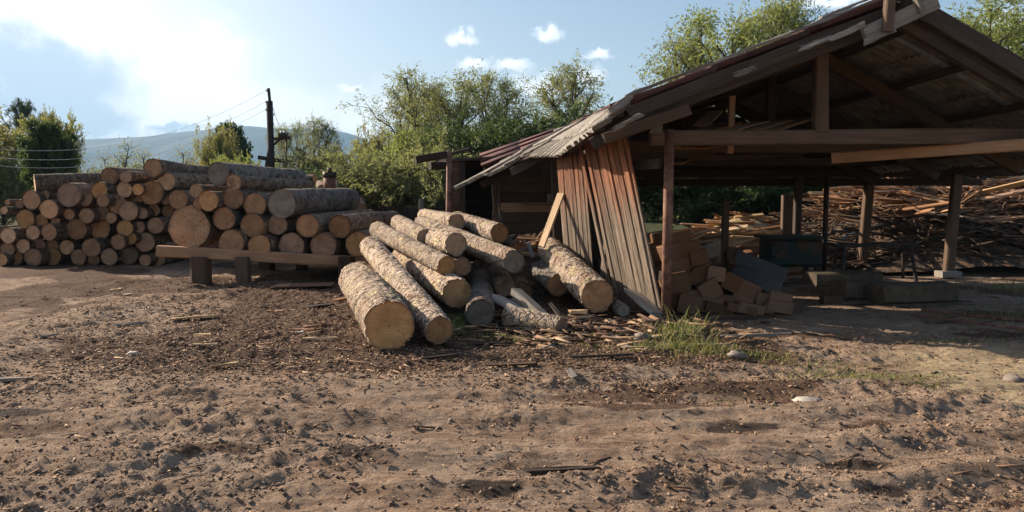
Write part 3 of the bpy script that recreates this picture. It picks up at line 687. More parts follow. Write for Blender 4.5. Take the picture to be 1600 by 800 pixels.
def corr_sheet(name, fn, a0, a1, b0, b1, mt, lift=0.0, waves=7, seed=0, rag=0.0, nb=5, th=.009, amp=.03):
    """corrugated sheet lying on a roof surface fn(a, b); real thickness"""
    rr = np.random.default_rng(seed); na = waves * 6 + 1
    P = np.zeros((nb, na, 3)); 
    for i in range(nb):
        for j in range(na):
            ta, tb = j / (na - 1), i / (nb - 1)
            bb = b0 + (b1 - b0) * tb
            p = fn(a0 + (a1 - a0) * ta, bb)
            P[i, j] = p
    du = P[:, 1:] - P[:, :-1]; 
    e1 = P[-1, 0] - P[0, 0]; e2 = P[0, -1] - P[0, 0]; nrm = np.cross(e2, e1); nrm = nrm / np.linalg.norm(nrm)
    if nrm[2] < 0: nrm = -nrm
    wv = np.cos(np.linspace(0, waves * 2 * np.pi, na)) * amp
    tilt = rr.uniform(-.012, .012)
    H = wv[None, :] + lift + tilt * np.linspace(-1, 1, na)[None, :]
    H = H + np.linspace(0, rr.uniform(.0, .02), nb)[:, None]
    if rag:
        pull = rag * (fbm(np.arange(na) * .35, np.zeros(na) + seed, seed, 3) - .5) * 2
        dirb = (e1 / np.linalg.norm(e1)); P[-1] += dirb * pull[:, None]
    T = P + H[..., None] * nrm; B = T - th * nrm
    V = np.concatenate([T.reshape(-1, 3), B.reshape(-1, 3)]); n = nb * na; ii = np.arange(n).reshape(nb, na)
    F = [np.stack([ii[:-1, :-1], ii[:-1, 1:], ii[1:, 1:], ii[1:, :-1]], -1).reshape(-1, 4)]
    F.append(F[0][:, ::-1] + n)
    def side(e): F.append(np.stack([e[:-1], e[1:], e[1:] + n, e[:-1] + n], -1))
    side(ii[0][::-1]); side(ii[-1]); side(ii[:, 0]); side(ii[:, -1][::-1])
    F = np.concatenate(F)
    c = V.mean(0); Vl = V - c
    me = mesh_np(name, Vl, F, M[mt], True)
    o = bpy.data.objects.new(name, me); COL.objects.link(o); o.parent = shed; o.location = Vector(c) - shed.location
    return o
cols = np.linspace(0, 1, 8); k = 0
rows = [(0, .36), (.34, .70), (.68, 1.04), (1.0, 1.55), (1.5, 2.0)]
SKIP = {(5, 3)}
for ci in range(7):
    for ri, (b0, b1) in enumerate(rows):
        k += 1
        a0, a1 = cols[ci] - .008, cols[ci + 1] + .012
        mt = 'slate_red' if (ri in (1, 2) and ci < 4) or (ci + ri) % 5 == 0 and ri < 3 else 'slate'
        if ri == 4 and ci == 6: b1 = 2.03
        if (ci, ri) in SKIP:                    # a broken sheet leaves a hole in the roof
            corr_sheet('roof_sheet', roofL, a0, a0 + (a1 - a0) * .52, b0, b1, mt, .05, 4, seed=k, rag=.05); continue
        corr_sheet('roof_sheet', roofL, a0, a1, b0, b1, mt, .055 + .028 * (ci % 2) - .012 * ri, 7, seed=k, rag=.05 if ri == 4 else .015)
rowsR = [(-.02, .3), (.27, .6), (.57, .85), (.82, 1.05)]
for ci in range(7):
    for ri, (b0, b1) in enumerate(rowsR):
        k += 1
        a0, a1 = cols[ci] - .004, cols[ci + 1] + .008
        if ci == 0: a1 -= .020
        if ci == 1: a0 += .004
        corr_sheet('roof_sheet', roofR, a0, a1, b0, b1, 'slate_dark', .05 + .03 * (ci % 2) + .012 * (3 - ri) * .5, 7, seed=k, rag=.012)
# rafters and purlins under both slopes
for i, a in enumerate((.02, .30, .58, .86)):
    drop = Vector((0, 0, -.17))
    beam('rafter', roofL(a, -.02) + drop, roofL(a, .99) + drop, .12, .19, 'dark_wood', shed, segs=3, jit=.008)
    if i != 1: beam('rafter', roofL(a, .95) + drop, roofL(a, 1.9) + drop + Vector((0, 0, .02)), .10, .14, 'dark_wood', shed, segs=2, jit=.006)
    beam('rafter', roofR(a, -.03) + drop, roofR(a, 1.0) + drop, .12, .17, 'brown_wood' if i == 1 else 'dark_wood', shed, segs=2, jit=.008)
for b in (1.25, 1.75):
    for a0, a1 in ((0, .22), (.22, .42), (.42, .7), (.7, .99)):
        beam('purlin', roofL(a0 + .003, b) + Vector((0, 0, -.035)), roofL(a1 - .003, b) + Vector((0, 0, -.035)), .1, .06, 'dark_wood', shed)
for b in (.12, .45, .8):
    beam('purlin', roofL(.0, b) + Vector((0, 0, -.035)), roofL(.99, b) + Vector((0, 0, -.035)), .1, .06, 'dark_wood', shed, segs=3)
for b in (.1, .36, .64, .9):
    beam('purlin', roofR(.0, b) + Vector((0, 0, -.04)), roofR(.99, b) + Vector((0, 0, -.04)), .16, .07, 'dark_wood', shed, segs=3)
beam('ridge_beam', ridgeF + Vector((0, 0, -.12)) - VD * .1, ridgeB + Vector((0, 0, -.12)), .12, .2, 'dark_wood', shed, segs=2)
# weathered barge boards lying along the left rake, in broken lengths
fr = Vector((0, -.10, 0))
for b0, b1, off, wd, ht in ((.02, .40, .035, .10, .03), (.36, .74, .03, .09, .028), (.71, 1.03, .035, .10, .03), (.10, .30, .075, .06, .02), (1.0, 1.5, .0, .05, .08)):
    beam('barge_board', roofL(0, b0) + fr * (.2 + off) + Vector((0, 0, off + .085)), roofL(0, b1) + fr * (.2 + off) + Vector((0, 0, off + .08)), wd, ht, 'silver_wood', shed, segs=4, jit=.012, split=.08)
beam('barge_board', roofL(0, .05) + fr * .7 + Vector((0, 0, -.09)), roofL(0, .60) + fr * .7 + Vector((0, 0, -.10)), .04, .15, 'dark_wood', shed, segs=4, jit=.008, split=.05)
beam('barge_board', roofL(0, .58) + fr * .8 + Vector((0, 0, -.09)), roofL(0, 1.03) + fr * .8 + Vector((0, 0, -.10)), .04, .15, 'dark_wood', shed, segs=4, jit=.008, split=.05)
beam('barge_board', at(1075, 172, 8.86), at(945, 216, 8.88), .04, .12, 'brown_wood', shed, segs=3, jit=.01, split=.03)
for px0, py0, px1, py1 in ((1345, 40, 1300, 60), (1395, 47, 1355, 64), (1300, 58, 1250, 76), (1180, 105, 1150, 117), (1000, 180, 960, 202)):
    beam('splintered_board', at(px0, py0, 8.80), at(px1, py1, 8.78), .02, .05, 'silver_wood', shed, segs=4, jit=.012, split=.06, roll=random.uniform(-.5, .5))
# ridge end: crossed rafter tail and stub post
beam('rafter_tail', at(1350, 55, 8.86), at(1463, 3, 8.84), .09, .17, 'grey_wood', shed, segs=2, jit=.008, split=.01)
beam('stub_post', at(1386, 50, 8.76), at(1392, -25, 8.76), .10, .10, 'brown_wood', shed, up=Vector((0, 1, 0)))
beam('brace', at(1441, 20, 8.76), at(1424, -20, 8.76), .05, .09, 'silver_wood', shed, up=Vector((0, 1, 0)))
beam('barge_board', roofR(0, .0) + Vector((0, -.06, -.02)), roofR(0, 1.02) + Vector((0, -.06, -.02)), .05, .2, 'dark_wood', shed, segs=2, jit=.006)
# rear gable closed with dark boards
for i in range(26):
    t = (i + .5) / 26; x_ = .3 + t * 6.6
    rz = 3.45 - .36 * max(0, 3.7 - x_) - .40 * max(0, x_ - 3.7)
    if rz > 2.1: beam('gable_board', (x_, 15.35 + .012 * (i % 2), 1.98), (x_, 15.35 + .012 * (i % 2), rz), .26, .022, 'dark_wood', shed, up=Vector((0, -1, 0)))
# posts and tie beams
def tube(name, p0, p1, r, mt, parent=None, n=14, cap=True):
    p0, p1 = Vector(p0), Vector(p1); L = (p1 - p0).length
    V, F = [], []
    for kk in range(3):
        for i in range(n): V.append((L * (kk / 2 - .5), r * math.cos(i / n * 2 * math.pi), r * math.sin(i / n * 2 * math.pi)))
    for kk in range(2):
        for i in range(n): j = (i + 1) % n; F.append((kk * n + i, kk * n + j, (kk + 1) * n + j, (kk + 1) * n + i))
    F.append(tuple(range(n))[::-1]); F.append(tuple(2 * n + i for i in range(n)))
    me = mesh_np(name, np.array(V), F, M[mt], False)
    for p in me.polygons: p.use_smooth = len(p.vertices) == 4
    o = bpy.data.objects.new(name, me); COL.objects.link(o); m = bframe(p0, p1)
    if parent: o.parent = parent; m = Matrix.Translation(-Vector(parent.location)) @ m
    o.matrix_basis = m; return o
tube('steel_post', (1.965, 9.72, -.1), (1.98, 9.74, 2.42), .062, 'rust', shed)
beam('beam_end', at(1025, 196, 9.5), at(1027, 199, 9.75), .13, .19, 'silver_wood', shed)
beam('tie_beam', at(1016, 216, 9.8), at(1592, 212, 9.85), .16, .19, 'brown_wood', shed, segs=3, jit=.006)
beam('king_post', at(1282, 206, 9.8), at(1282, 84, 9.8), .17, .17, 'brown_wood', shed, up=Vector((0, 1, 0)), jit=.006)
for t, dz in ((1.9, .0), (3.8, -.03), (5.7, -.05)):
    o0 = A + VD * t
    beam('tie_beam', o0 + UD * -.2 + Vector((0, 0, 2.33 + dz)), o0 + UD * 5.2 + Vector((0, 0, 2.35 + dz)), .15, .17, 'brown_wood', shed, segs=2)
    beam('king_post', o0 + UD * 2.3 + Vector((0, 0, 2.4 + dz)), o0 + UD * 2.3 + Vector((0, 0, 3.5 + dz)), .13, .13, 'dark_wood', shed, up=Vector((0, 1, 0)))
beam('tie_beam', at(1300, 247, 10.6), at(1720, 218, 9.2), .14, .15, 'orange_wood', shed, segs=2)
beam('strut', at(1144, 150, 10.8), at(1140, 240, 10.8), .09, .09, 'orange_wood', shed, up=Vector((0, 1, 0)))
tube('steel_post', gnd(1287, 432) + Vector((0, 0, -.1)), gnd(1287, 432) + Vector((0, 0, 2.5)), .05, 'iron', shed)
pc = at(1720, 218, 9.2)
beam('post', (7.6, 10.2, -.1), (7.6, 10.2, 2.35), .16, .16, 'brown_wood', shed, up=Vector((0, 1, 0)))
beam('post', (1.1, 15.6, -.1), (1.1, 15.6, 2.6), .14, .14, 'dark_wood', shed, up=Vector((0, 1, 0)))
beam('post', (5.9, 15.9, -.1), (5.9, 15.9, 2.6), .14, .14, 'dark_wood', shed, up=Vector((0, 1, 0)))
# boards laid loose across the tie beams
GLB = 'boards laid over the shed tie beams'
for i, (px, py, D, qx, qy, qD) in enumerate(((1075, 206, 9.95, 1128, 193, 11.8), (1105, 205, 9.95, 1150, 192, 12), (1140, 204, 9.95, 1192, 190, 12), (1175, 204, 9.95, 1228, 188, 12), (1205, 204, 9.95, 1262, 186, 12), (1095, 196, 10.1, 1118, 174, 10.9),
                                            (1052, 231, 10.2, 1072, 225, 12), (1072, 232, 10.2, 1096, 226, 12), (1095, 232, 10.2, 1120, 226, 12), (1056, 256, 12.5, 1078, 247, 14.5))):
    b = beam('loft_board', at(px, py, D), at(qx, qy, qD), .20, .025, 'orange_wood', None, segs=2, warp=.01, split=.02)  # warm bounced light is put into the board colour
    tag(b, 'board coloured orange for bounced light, laid loosely over the tie beams inside the open shed', 'board', GLB)
# rear low roof of the saw hall, dark boards on beams
rear = empty('rear_canopy', (5.5, 15.4, 0), 'low dark board canopy with timber posts at the back of the shed', 'canopy')
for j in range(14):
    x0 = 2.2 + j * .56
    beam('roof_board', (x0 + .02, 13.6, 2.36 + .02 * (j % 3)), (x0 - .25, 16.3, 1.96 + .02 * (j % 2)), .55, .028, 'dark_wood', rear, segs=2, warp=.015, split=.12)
for yy, zz in ((13.9, 2.20), (15.0, 2.03), (16.1, 1.86)):
    beam('cross_beam', (1.9, yy, zz), (9.9, yy + .2, zz + .02), .13, .15, 'dark_wood', rear, segs=2)
for px, py, D, ht in ((1348, 411, 16.1, 1.85), (1484, 424, 15.0, 2.0)):
    g = Vector(((px - 800) / FPX * D, D, 0)); beam('post', g + Vector((0, 0, -.1)), g + Vector((.1, 0, ht)), .17, .17, 'brown_wood', rear, up=Vector((0, 1, 0)), jit=.008)
    if px > 1400: beam('post_foot', g + Vector((-.18, 0, .06)), g + Vector((.2, 0, .06)), .3, .12, 'grey_wood', rear)
for px, D, z1 in ((1133, 15.2, 1.48), (1232, 16.2, 1.6)):
    g = Vector(((px - 800) / FPX * D, D, 0)); b = beam('fence_post', g + Vector((0, 0, -.1)), g + Vector((0, 0, z1)), .13 if px < 1200 else .3, .13, 'brown_wood', None, up=Vector((0, 1, 0)))
    tag(b, 'short squared post standing before the sawdust mound' if px < 1200 else 'broad dark plank post beside the green machine', 'post')

# leaning plank wall
WD = Vector((-math.sin(R(21)), math.cos(R(21)), 0)); WN = Vector((-math.cos(R(21)), -math.sin(R(21)), 0))
def wall_boards(s0, s1, wd, lean_out, lean_along, z0, z1, gap=.012, seed=0, skip=()):
    rr = random.Random(seed); s = s0; i = 0
    while s < s1:
        w_ = wd * rr.uniform(.75, 1.25)
        if i not in skip:
            b0 = A + WD * s + WN * rr.uniform(-.012, .012); b1 = b0 + WN * (lean_out + rr.uniform(-.02, .02)) + WD * (lean_along + rr.uniform(-.015, .015))
            top = z1 + rr.uniform(-.03, .05) - .06 * s
            beam('wall_board', b0 + Vector((0, 0, z0 + rr.uniform(-.02, .05))), b1 + Vector((0, 0, top)), w_ - gap, .024, 'wall_board', shed, up=WN, segs=3, warp=.012, jit=.003, split=.02, cham=.1)
        s += w_; i += 1
wall_boards(.08, 1.42, .105, .40, .34, .02, 2.44, seed=4, skip=(11,))
wall_boards(2.0, 3.0, .11, .26, -.12, .05, 2.36, seed=9, skip=())
beam('wall_board', A + WD * 1.75 + WN * .02 + Vector((0, 0, .1)), A + WD * 1.40 + WN * .10 + Vector((0, 0, 1.1)), .09, .022, 'wall_board', shed, up=WN)
beam('wall_rail', A + WD * .0 + WN * -.06 + Vector((0, 0, .55)), A + WD * 3.3 + WN * -.06 + Vector((0, 0, .6)), .06, .12, 'dark_wood', shed)
beam('wall_rail', A + WD * .0 + WN * .1 + Vector((0, 0, 2.0)), A + WD * 3.3 + WN * .06 + Vector((0, 0, 1.95)), .06, .12, 'dark_wood', shed)
beam('wall_post', A + WD * 3.25 + Vector((0, 0, -.1)), A + WD * 3.25 + WN * .1 + Vector((0, 0, 2.25)), .14, .14, 'dark_wood', shed, up=Vector((0, 1, 0)))
beam('wall_post', A + WD * 1.7 - WN * .1 + Vector((0, 0, -.1)), A + WD * 1.7 - WN * .05 + Vector((0, 0, 2.3)), .12, .12, 'dark_wood', shed, up=Vector((0, 1, 0)))
# inner timber room behind: horizontal planks, a dark doorway, a shelf
for i in range(11):
    z = .12 + i * .205
    beam('wall_plank', (-.32, 15.7, z), (1.25, 15.7, z), .03, .195, 'brown_wood' if i != 6 else 'orange_wood', shed, up=Vector((0, 0, 1)), jit=.005)
    beam('wall_plank', (1.3, 15.7, z), (2.4, 15.75, z), .03, .195, 'dark_wood', shed, up=Vector((0, 0, 1)), jit=.005)
    beam('wall_plank', (-1.20, 15.6, z), (-.99, 15.6, z), .03, .195, 'brown_wood', shed, jit=.005)
    beam('wall_plank', (-1.3, 18.24, z), (2.4, 18.2, z), .03, .2, 'dark_wood', shed, jit=.005)
    beam('wall_plank', (-1.22, 15.6, z), (-1.3, 18.2, z), .03, .2, 'dark_wood', shed, jit=.005)
for px, yy in ((-1.0, 15.58), (-.33, 15.68), (1.27, 15.6)):
    beam('door_post', (px, yy, -.05), (px, yy, 2.25), .12, .12, 'dark_wood', shed, up=Vector((0, 1, 0)))
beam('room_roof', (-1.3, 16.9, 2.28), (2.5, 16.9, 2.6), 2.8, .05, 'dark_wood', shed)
beam('shelf', (.20, 15.45, 1.42), (.95, 15.45, 1.42), .28, .03, 'orange_wood', shed)
jar = tube('jar', (.75, 15.42, 1.437), (.75, 15.42, 1.62), .045, 'stone'); tag(jar, 'small grey jar standing on the shelf of the plank room', 'jar')
# sticks leaning at the doorway, leaning plank
GS = 'thin laths leaning at the dark doorway'
for px0, py0, px1, py1 in ((768, 362, 777, 282), (779, 368, 768, 284), (782, 372, 773, 282), (786, 368, 779, 286), (787, 372, 784, 330), (772, 366, 770, 330)):
    b = beam('lath', at(px0, py0 + 6, 14.6), at(px1, py1, 15.3), .04, .018, 'brown_wood', None, up=Vector((0, 1, 0)), segs=2, warp=.02)
    tag(b, 'thin grey lath leaning upright at the dark doorway of the shed', 'lath', GS)
b = beam('plank', at(846, 386, 12.0), at(877, 302, 12.25), .14, .035, 'fresh_wood', None, up=Vector((-.75, -.65, 0))); tag(b, 'pale orange plank leaning against the end of the plank wall', 'plank')
b = beam('board', at(799, 403, 12.0) , at(790, 372, 12.8), .09, .02, 'blue_grey', None, up=Vector((0, -1, .3))); 
b.matrix_basis = bframe(at(832, 402, 11.8), at(826, 380, 12.0), 0, Vector((0, -1, .3))) @ Matrix.Diagonal((.35, .6, 1, 1)); tag(b, 'short pale grey board end poking up behind the splintered log', 'board')
# splintered offcuts behind the logs
GO = 'splintered offcuts heaped behind the tumbled logs'
rr = random.Random(5)
for i in range(34):
    px = rr.uniform(770, 860); py = rr.uniform(372, 398); D = rr.uniform(12.4, 13.8)
    c = at(px, py, D); an = rr.uniform(-.6, 1.2); L = rr.uniform(.25, .75); d = Vector((math.cos(an), rr.uniform(-.6, .6), math.sin(an) * .6)).normalized() * L / 2
    b = beam('wood_offcut', c - d, c + d, rr.uniform(.03, .09), rr.uniform(.012, .03), rr.choice(['slab_wood', 'orange_wood', 'fresh_wood', 'grey_wood', 'dark_wood']), None, roll=rr.uniform(0, 3), jit=.006, split=.04)
    tag(b, 'reddish splintered offcut in the heap before the plank room', 'offcut', GO)
# mound of small bark and offcuts that carries them
def mound(name, cx, cy, rx, ry, h, mt, label, kind='stuff', seed=3, n=46):
    g = np.linspace(-1.25, 1.25, n); GX, GY = np.meshgrid(g, g); rr_ = np.sqrt(GX ** 2 + GY ** 2)
    H = np.clip(1 - rr_ ** 1.7, -.1, 1) * h * (.75 + .5 * fbm(GX * 4 + seed, GY * 4, seed, 4)) + (fbm(GX * 14, GY * 14, seed + 2, 3) - .5) * .12 * np.clip(1.2 - rr_, 0, 1)
    Vv = np.stack([cx + GX * rx, cy + GY * ry, H - .03], -1).reshape(-1, 3); ii = np.arange(n * n).reshape(n, n)
    Ff = np.stack([ii[:-1, :-1], ii[:-1, 1:], ii[1:, 1:], ii[1:, :-1]], -1).reshape(-1, 4)
    o = link(name, mesh_np(name, Vv, Ff, M[mt], True)); return tag(o, label, kind=kind)
M['mulch'] = simple('bark mulch', (.11, .065, .042), (.05, .032, .024), 26, .95, 0, 1.0, rust=(.17, .095, .055), dist=.05)
mound('bark_mound', .15, 13.3, 1.2, 1.4, .95, 'mulch', 'dark heap of bark and offcuts before the plank room')

# lean-to frame left of the shed
lt = empty('lean_to_frame', at(706, 345, 15.2), 'skeletal lean-to of rusty posts and dark roof planks beside the shed', 'lean-to')
tube('steel_post', Vector((at(699, 345, 15).x, 15, -.1)), at(702, 236, 15), .055, 'rust', lt)
tube('steel_post', Vector((at(711, 345, 16.3).x, 16.3, -.1)), at(712, 258, 16.3), .06, 'rust', lt)
beam('roof_plank', at(649, 250, 14.9), at(704, 240, 15.1), .22, .14, 'dark_wood', lt, segs=2, jit=.01)
beam('roof_plank', at(671, 259, 15.6), at(775, 257, 16.3), .2, .16, 'dark_wood', lt, segs=2, jit=.01)
beam('roof_plank', at(690, 251, 16.4), at(790, 246, 17.2), .6, .05, 'dark_wood', lt, segs=2, jit=.01)
beam('brace', at(680, 252, 14.95), at(699, 243, 15.0), .05, .05, 'brown_wood', lt)
beam('brace', at(700, 242, 15.2), at(733, 233, 15.6), .06, .06, 'dark_wood', lt)
def leanroof(a, b): 
    p00, p10, p01, p11 = at(757, 262, 14.6), at(755, 246, 18.0), at(880, 214, 15.3), at(870, 205, 18.6)
    return p01.lerp(p11, a).lerp(p00.lerp(p10, a), b)
for i in range(4):
    for j in range(2):
        corr_sheet('roof_sheet', leanroof, i / 4, (i + 1) / 4 + .02, j * .5, j * .5 + .53, 'slate_red', .03 + .03 * (i % 2), 5, seed=300 + i * 3 + j, nb=3)
beam('fascia', at(757, 272, 14.6), at(757, 253, 17.8), .04, .16, 'dark_wood', lt)
ls = [o for o in COL.objects if o.name.startswith('roof_sheet') and o.parent == shed][-8:]
for o in ls:
    o.location = o.location + shed.location - lt.location; o.parent = lt

# ------------------------------------------------------------------ inside the shed: squared timbers, sleepers, machine, offcut heaps
GQ = 'squared timbers slumped inside the shed corner'
ends = [(235, 255, 34, 26, -18), (318, 238, 30, 24, -14), (268, 335, 38, 30, -24), (372, 292, 26, 22, -12), (240, 455, 34, 30, -16), (392, 392, 26, 24, -22), (440, 495, 30, 28, -32), (576, 446, 27, 25, 24), (682, 502, 34, 26, 24), (778, 568, 24, 26, 10),
        (520, 560, 34, 18, 8), (885, 538, 34, 15, 14), (880, 606, 36, 18, 8), (600, 605, 36, 14, 10), (330, 545, 34, 22, -10), (255, 560, 34, 26, -6), (700, 640, 40, 14, 10), (430, 610, 40, 22, 5), (310, 640, 34, 26, 12), (500, 660, 44, 14, 14), (860, 668, 40, 10, 12), (640, 690, 46, 12, 12), (760, 705, 40, 10, 8), (250, 170, 34, 22, -10), (330, 420, 26, 20, -20), (480, 395, 26, 22, 5), (640, 560, 30, 14, 18)]
rr = random.Random(8)
for i, (zx, zy, w_, h_, rot) in enumerate(ends):
    D = 10.25 + (700 - zy) / 700 * .55 + rr.uniform(-.08, .08)
    p = at(1000 + zx / 4, 330 + zy / 4, D); k = D / FPX
    p.z = max(p.z, h_ * k / 2 + .02)
    L = rr.uniform(1.4, 2.2)
    q = p + (VD * .95 + UD * rr.uniform(.0, .25)) * L + Vector((0, 0, rr.uniform(-.06, .05)))
    if zy < 300: q.z = p.z - .1
    b = beam('squared_timber', p, q, w_ * k * 1.06, h_ * k * 1.06, 'timber', None, roll=R(rot), jit=.005, cham=.06)
    if zy > 640 or h_ <= 15: tag(b, 'flat sawn board low in the slumped timber pile behind the steel post', 'timber', GQ)
    elif zx < 345: tag(b, 'square ended timber in the steep part of the pile against the steel post', 'timber', GQ)
    elif zx < 560: tag(b, 'square ended timber tumbled mid slope in the pile behind the grass', 'timber', GQ)
    else: tag(b, 'square ended timber in the low toe of the pile below the blue grey planks', 'timber', GQ)
for (a_, b_, c_, d_) in (((1150, 402), (1226, 432), .34, 0), ((1146, 423), (1217, 452), .30, 0)):
    b = beam('wide_board', at(*a_, 10.9), at(*b_, 10.35), .06, c_ * .62, 'blue_grey', None, up=Vector((0, .35, 1)), jit=.006)
    tag(b, 'wide blue grey plank resting over the slumped timber pile', 'plank', 'wide blue grey planks')
b = beam('wood_block', at(1143, 392, 11.1), at(1146, 420, 10.9), .2, .2, 'brown_wood', None, up=Vector((0, 1, 0))); tag(b, 'dark wooden block behind the wide blue grey planks', 'block')
def gb(px, py, D): return Vector(((px - 800) / FPX * D, D, at(px, py, D).z))
for p0, p1, wd, ht, lab in ((gb(1372, 458, 11.3), gb(1487, 455, 11.5), .42, .27, 'large pale squared sleeper lying on blocks in the shed'), (gb(1312, 452, 11.7), gb(1385, 452, 11.9), .4, .26, 'shorter greenish sleeper end beside the large pale one'), (gb(1268, 436, 12.5), gb(1370, 434, 12.7), .4, .22, 'low grey sleeper lying behind the two pale ones'), (gb(1368, 478, 11.25), gb(1490, 474, 11.5), .5, .08, 'flat board under the large pale sleeper'), (gb(1318, 474, 11.5), gb(1388, 474, 11.6), .4, .12, 'dark flat board under the greenish sleeper')):
    b = beam('sleeper', p0, p1, wd, ht, 'concrete', None, jit=.008); tag(b, lab, 'sleeper')
for px, py, s in ((1302, 470, .14), (1345, 484, .09), (1330, 478, .12)):
    g = gb(px, py, 11.4); b = beam('wood_block', g - Vector((s, 0, 0)), g + Vector((s, 0, 0)), .2, s * 1.2, 'brown_wood'); tag(b, 'small dark wood block below the pale sleepers', 'block', 'small blocks under the sleepers')
# stone of reddish scrap by the sunlit patch
# green saw machine
gm = empty('sawmill_machine', gnd(1232, 412), 'dark green saw carriage housing standing at the back of the shed', 'machine')
X0, Y0 = (1232 - 800) / FPX * 14.2, 14.2
beam('housing', (X0 - .42, Y0, .55), (X0 + .5, Y0, .55), .7, .5, 'green_paint', gm, cham=.1)
beam('top_plate', (X0 - .5, Y0, .83), (X0 + .56, Y0, .83), .8, .05, 'green_paint', gm)
for sx in (-.4, .45):
    for sy in (-.28, .28): beam('leg', (X0 + sx, Y0 + sy, -.05), (X0 + sx, Y0 + sy, .32), .09, .09, 'iron', gm, up=Vector((0, 1, 0)))
tube('hand_wheel', (X0 - .3, Y0 - .40, .6), (X0 - .3, Y0 - .36, .6), .14, 'iron', gm)
tube('shaft', (X0 - .3, Y0 - .45, .6), (X0 - .3, Y0 - .2, .6), .025, 'iron', gm)
# trestle of iron in the dark
tr = empty('iron_trestle', (6.9, 14.6, 0), 'dark iron saw trestle in the deep shade before the offcut heap', 'trestle')
for sx in (-.7, .7):
    for sy in (-.25, .25): beam('leg', (6.9 + sx, 14.6 + sy, -.05), (6.9 + sx * .9, 14.6 + sy * .6, .62), .05, .05, 'iron', tr, up=Vector((0, 1, 0)))
beam('top_rail', (6.1, 14.5, .65), (7.7, 14.5, .65), .06, .06, 'iron', tr); beam('top_rail', (6.1, 14.75, .65), (7.7, 14.75, .65), .06, .06, 'iron', tr)
# carriage rails
for j, (a_, b_) in enumerate((((1425, 492), (1640, 520)), ((1440, 484), (1640, 505)))):
    b = beam('rail', gnd(*a_, .03), gnd(*b_, .03), .035, .035, 'rust'); tag(b, 'thin iron carriage rail on the shed floor', 'rail', 'carriage rails of the saw')
# offcut heaps
def stick_heap(n, pos, label, group, seed, Lr, big=False, mats=('slab_wood', 'orange_wood', 'slab_wood', 'fresh_wood', 'brown_wood')):
    rr = random.Random(seed); protos = {}
    for i in range(n):
        c, base = pos(rr); an = base + rr.gauss(0, .4); L = rr.uniform(*Lr); ml = rr.choice(mats)
        if big and c.z < 1.0 + rr.uniform(-.2, .2): ml = rr.choice(['dark_wood', 'blue_grey', 'brown_wood', 'dark_wood'])  # shade on the lower heap is put into the offcut colours
        key = (ml, rr.randrange(4))
        if key not in protos: protos[key] = beam_mesh(1.0, rr.uniform(.05, .13), rr.uniform(.018, .045), seed * 31 + len(protos), M[ml], 2, .004, .15, .0, .03)
        o = bpy.data.objects.new('slab_offcut', protos[key]); COL.objects.link(o)
        d = Vector((math.cos(an), math.sin(an), rr.gauss(0, .13)))
        o.matrix_basis = bframe(c - d * L / 2, c + d * L / 2, rr.uniform(-.9, .9)) @ Matrix.Scale(L, 4, (1, 0, 0))
        lb = label
        if big: lb = {'dark_wood': 'offcut coloured dark for the shade low in the big heap behind the right post', 'blue_grey': 'offcut coloured grey for the shade low in the big heap behind the right post', 'brown_wood': 'dull brown offcut in the big heap behind the right post', 'fresh_wood': 'pale fresh offcut on the crest of the big heap', 'orange_wood': 'orange offcut on the crest of the big heap'}.get(ml, label)
        tag(o, lb, 'offcut', group)
def heapR_h(x, y):
    return 1.75 * np.clip(smooth01(x, 5.9, 9.5), 0, 1) * np.exp(-np.abs((y - 19.4) / 2.9) ** 2.6) * (.9 + .25 * fbm(np.array([x * .7]), np.array([y * .7]), 5, 3)[0])
def posR(rr):
    x = rr.uniform(6.3, 16); y = rr.uniform(16.4, 20.5)
    return Vector((x, y, float(heapR_h(x, y)) + rr.uniform(-.02, .10))), rr.choice([.15, .15, -.25, .5, 1.3])
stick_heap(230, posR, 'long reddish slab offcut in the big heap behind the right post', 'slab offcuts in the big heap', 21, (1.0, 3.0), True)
def posL(rr):
    x = rr.gauss(5.2, .8); y = rr.gauss(17.0, .8)
    return Vector((x, y, gz(x, y) + rr.uniform(.0, .10))), rr.choice([.2, -.2, .7, 0])
stick_heap(90, posL, 'thin sunlit offcut lying on the sawdust mound', 'offcuts on the sawdust mound', 22, (.5, 1.7), mats=('fresh_wood', 'slab_wood', 'orange_wood', 'fresh_wood'))
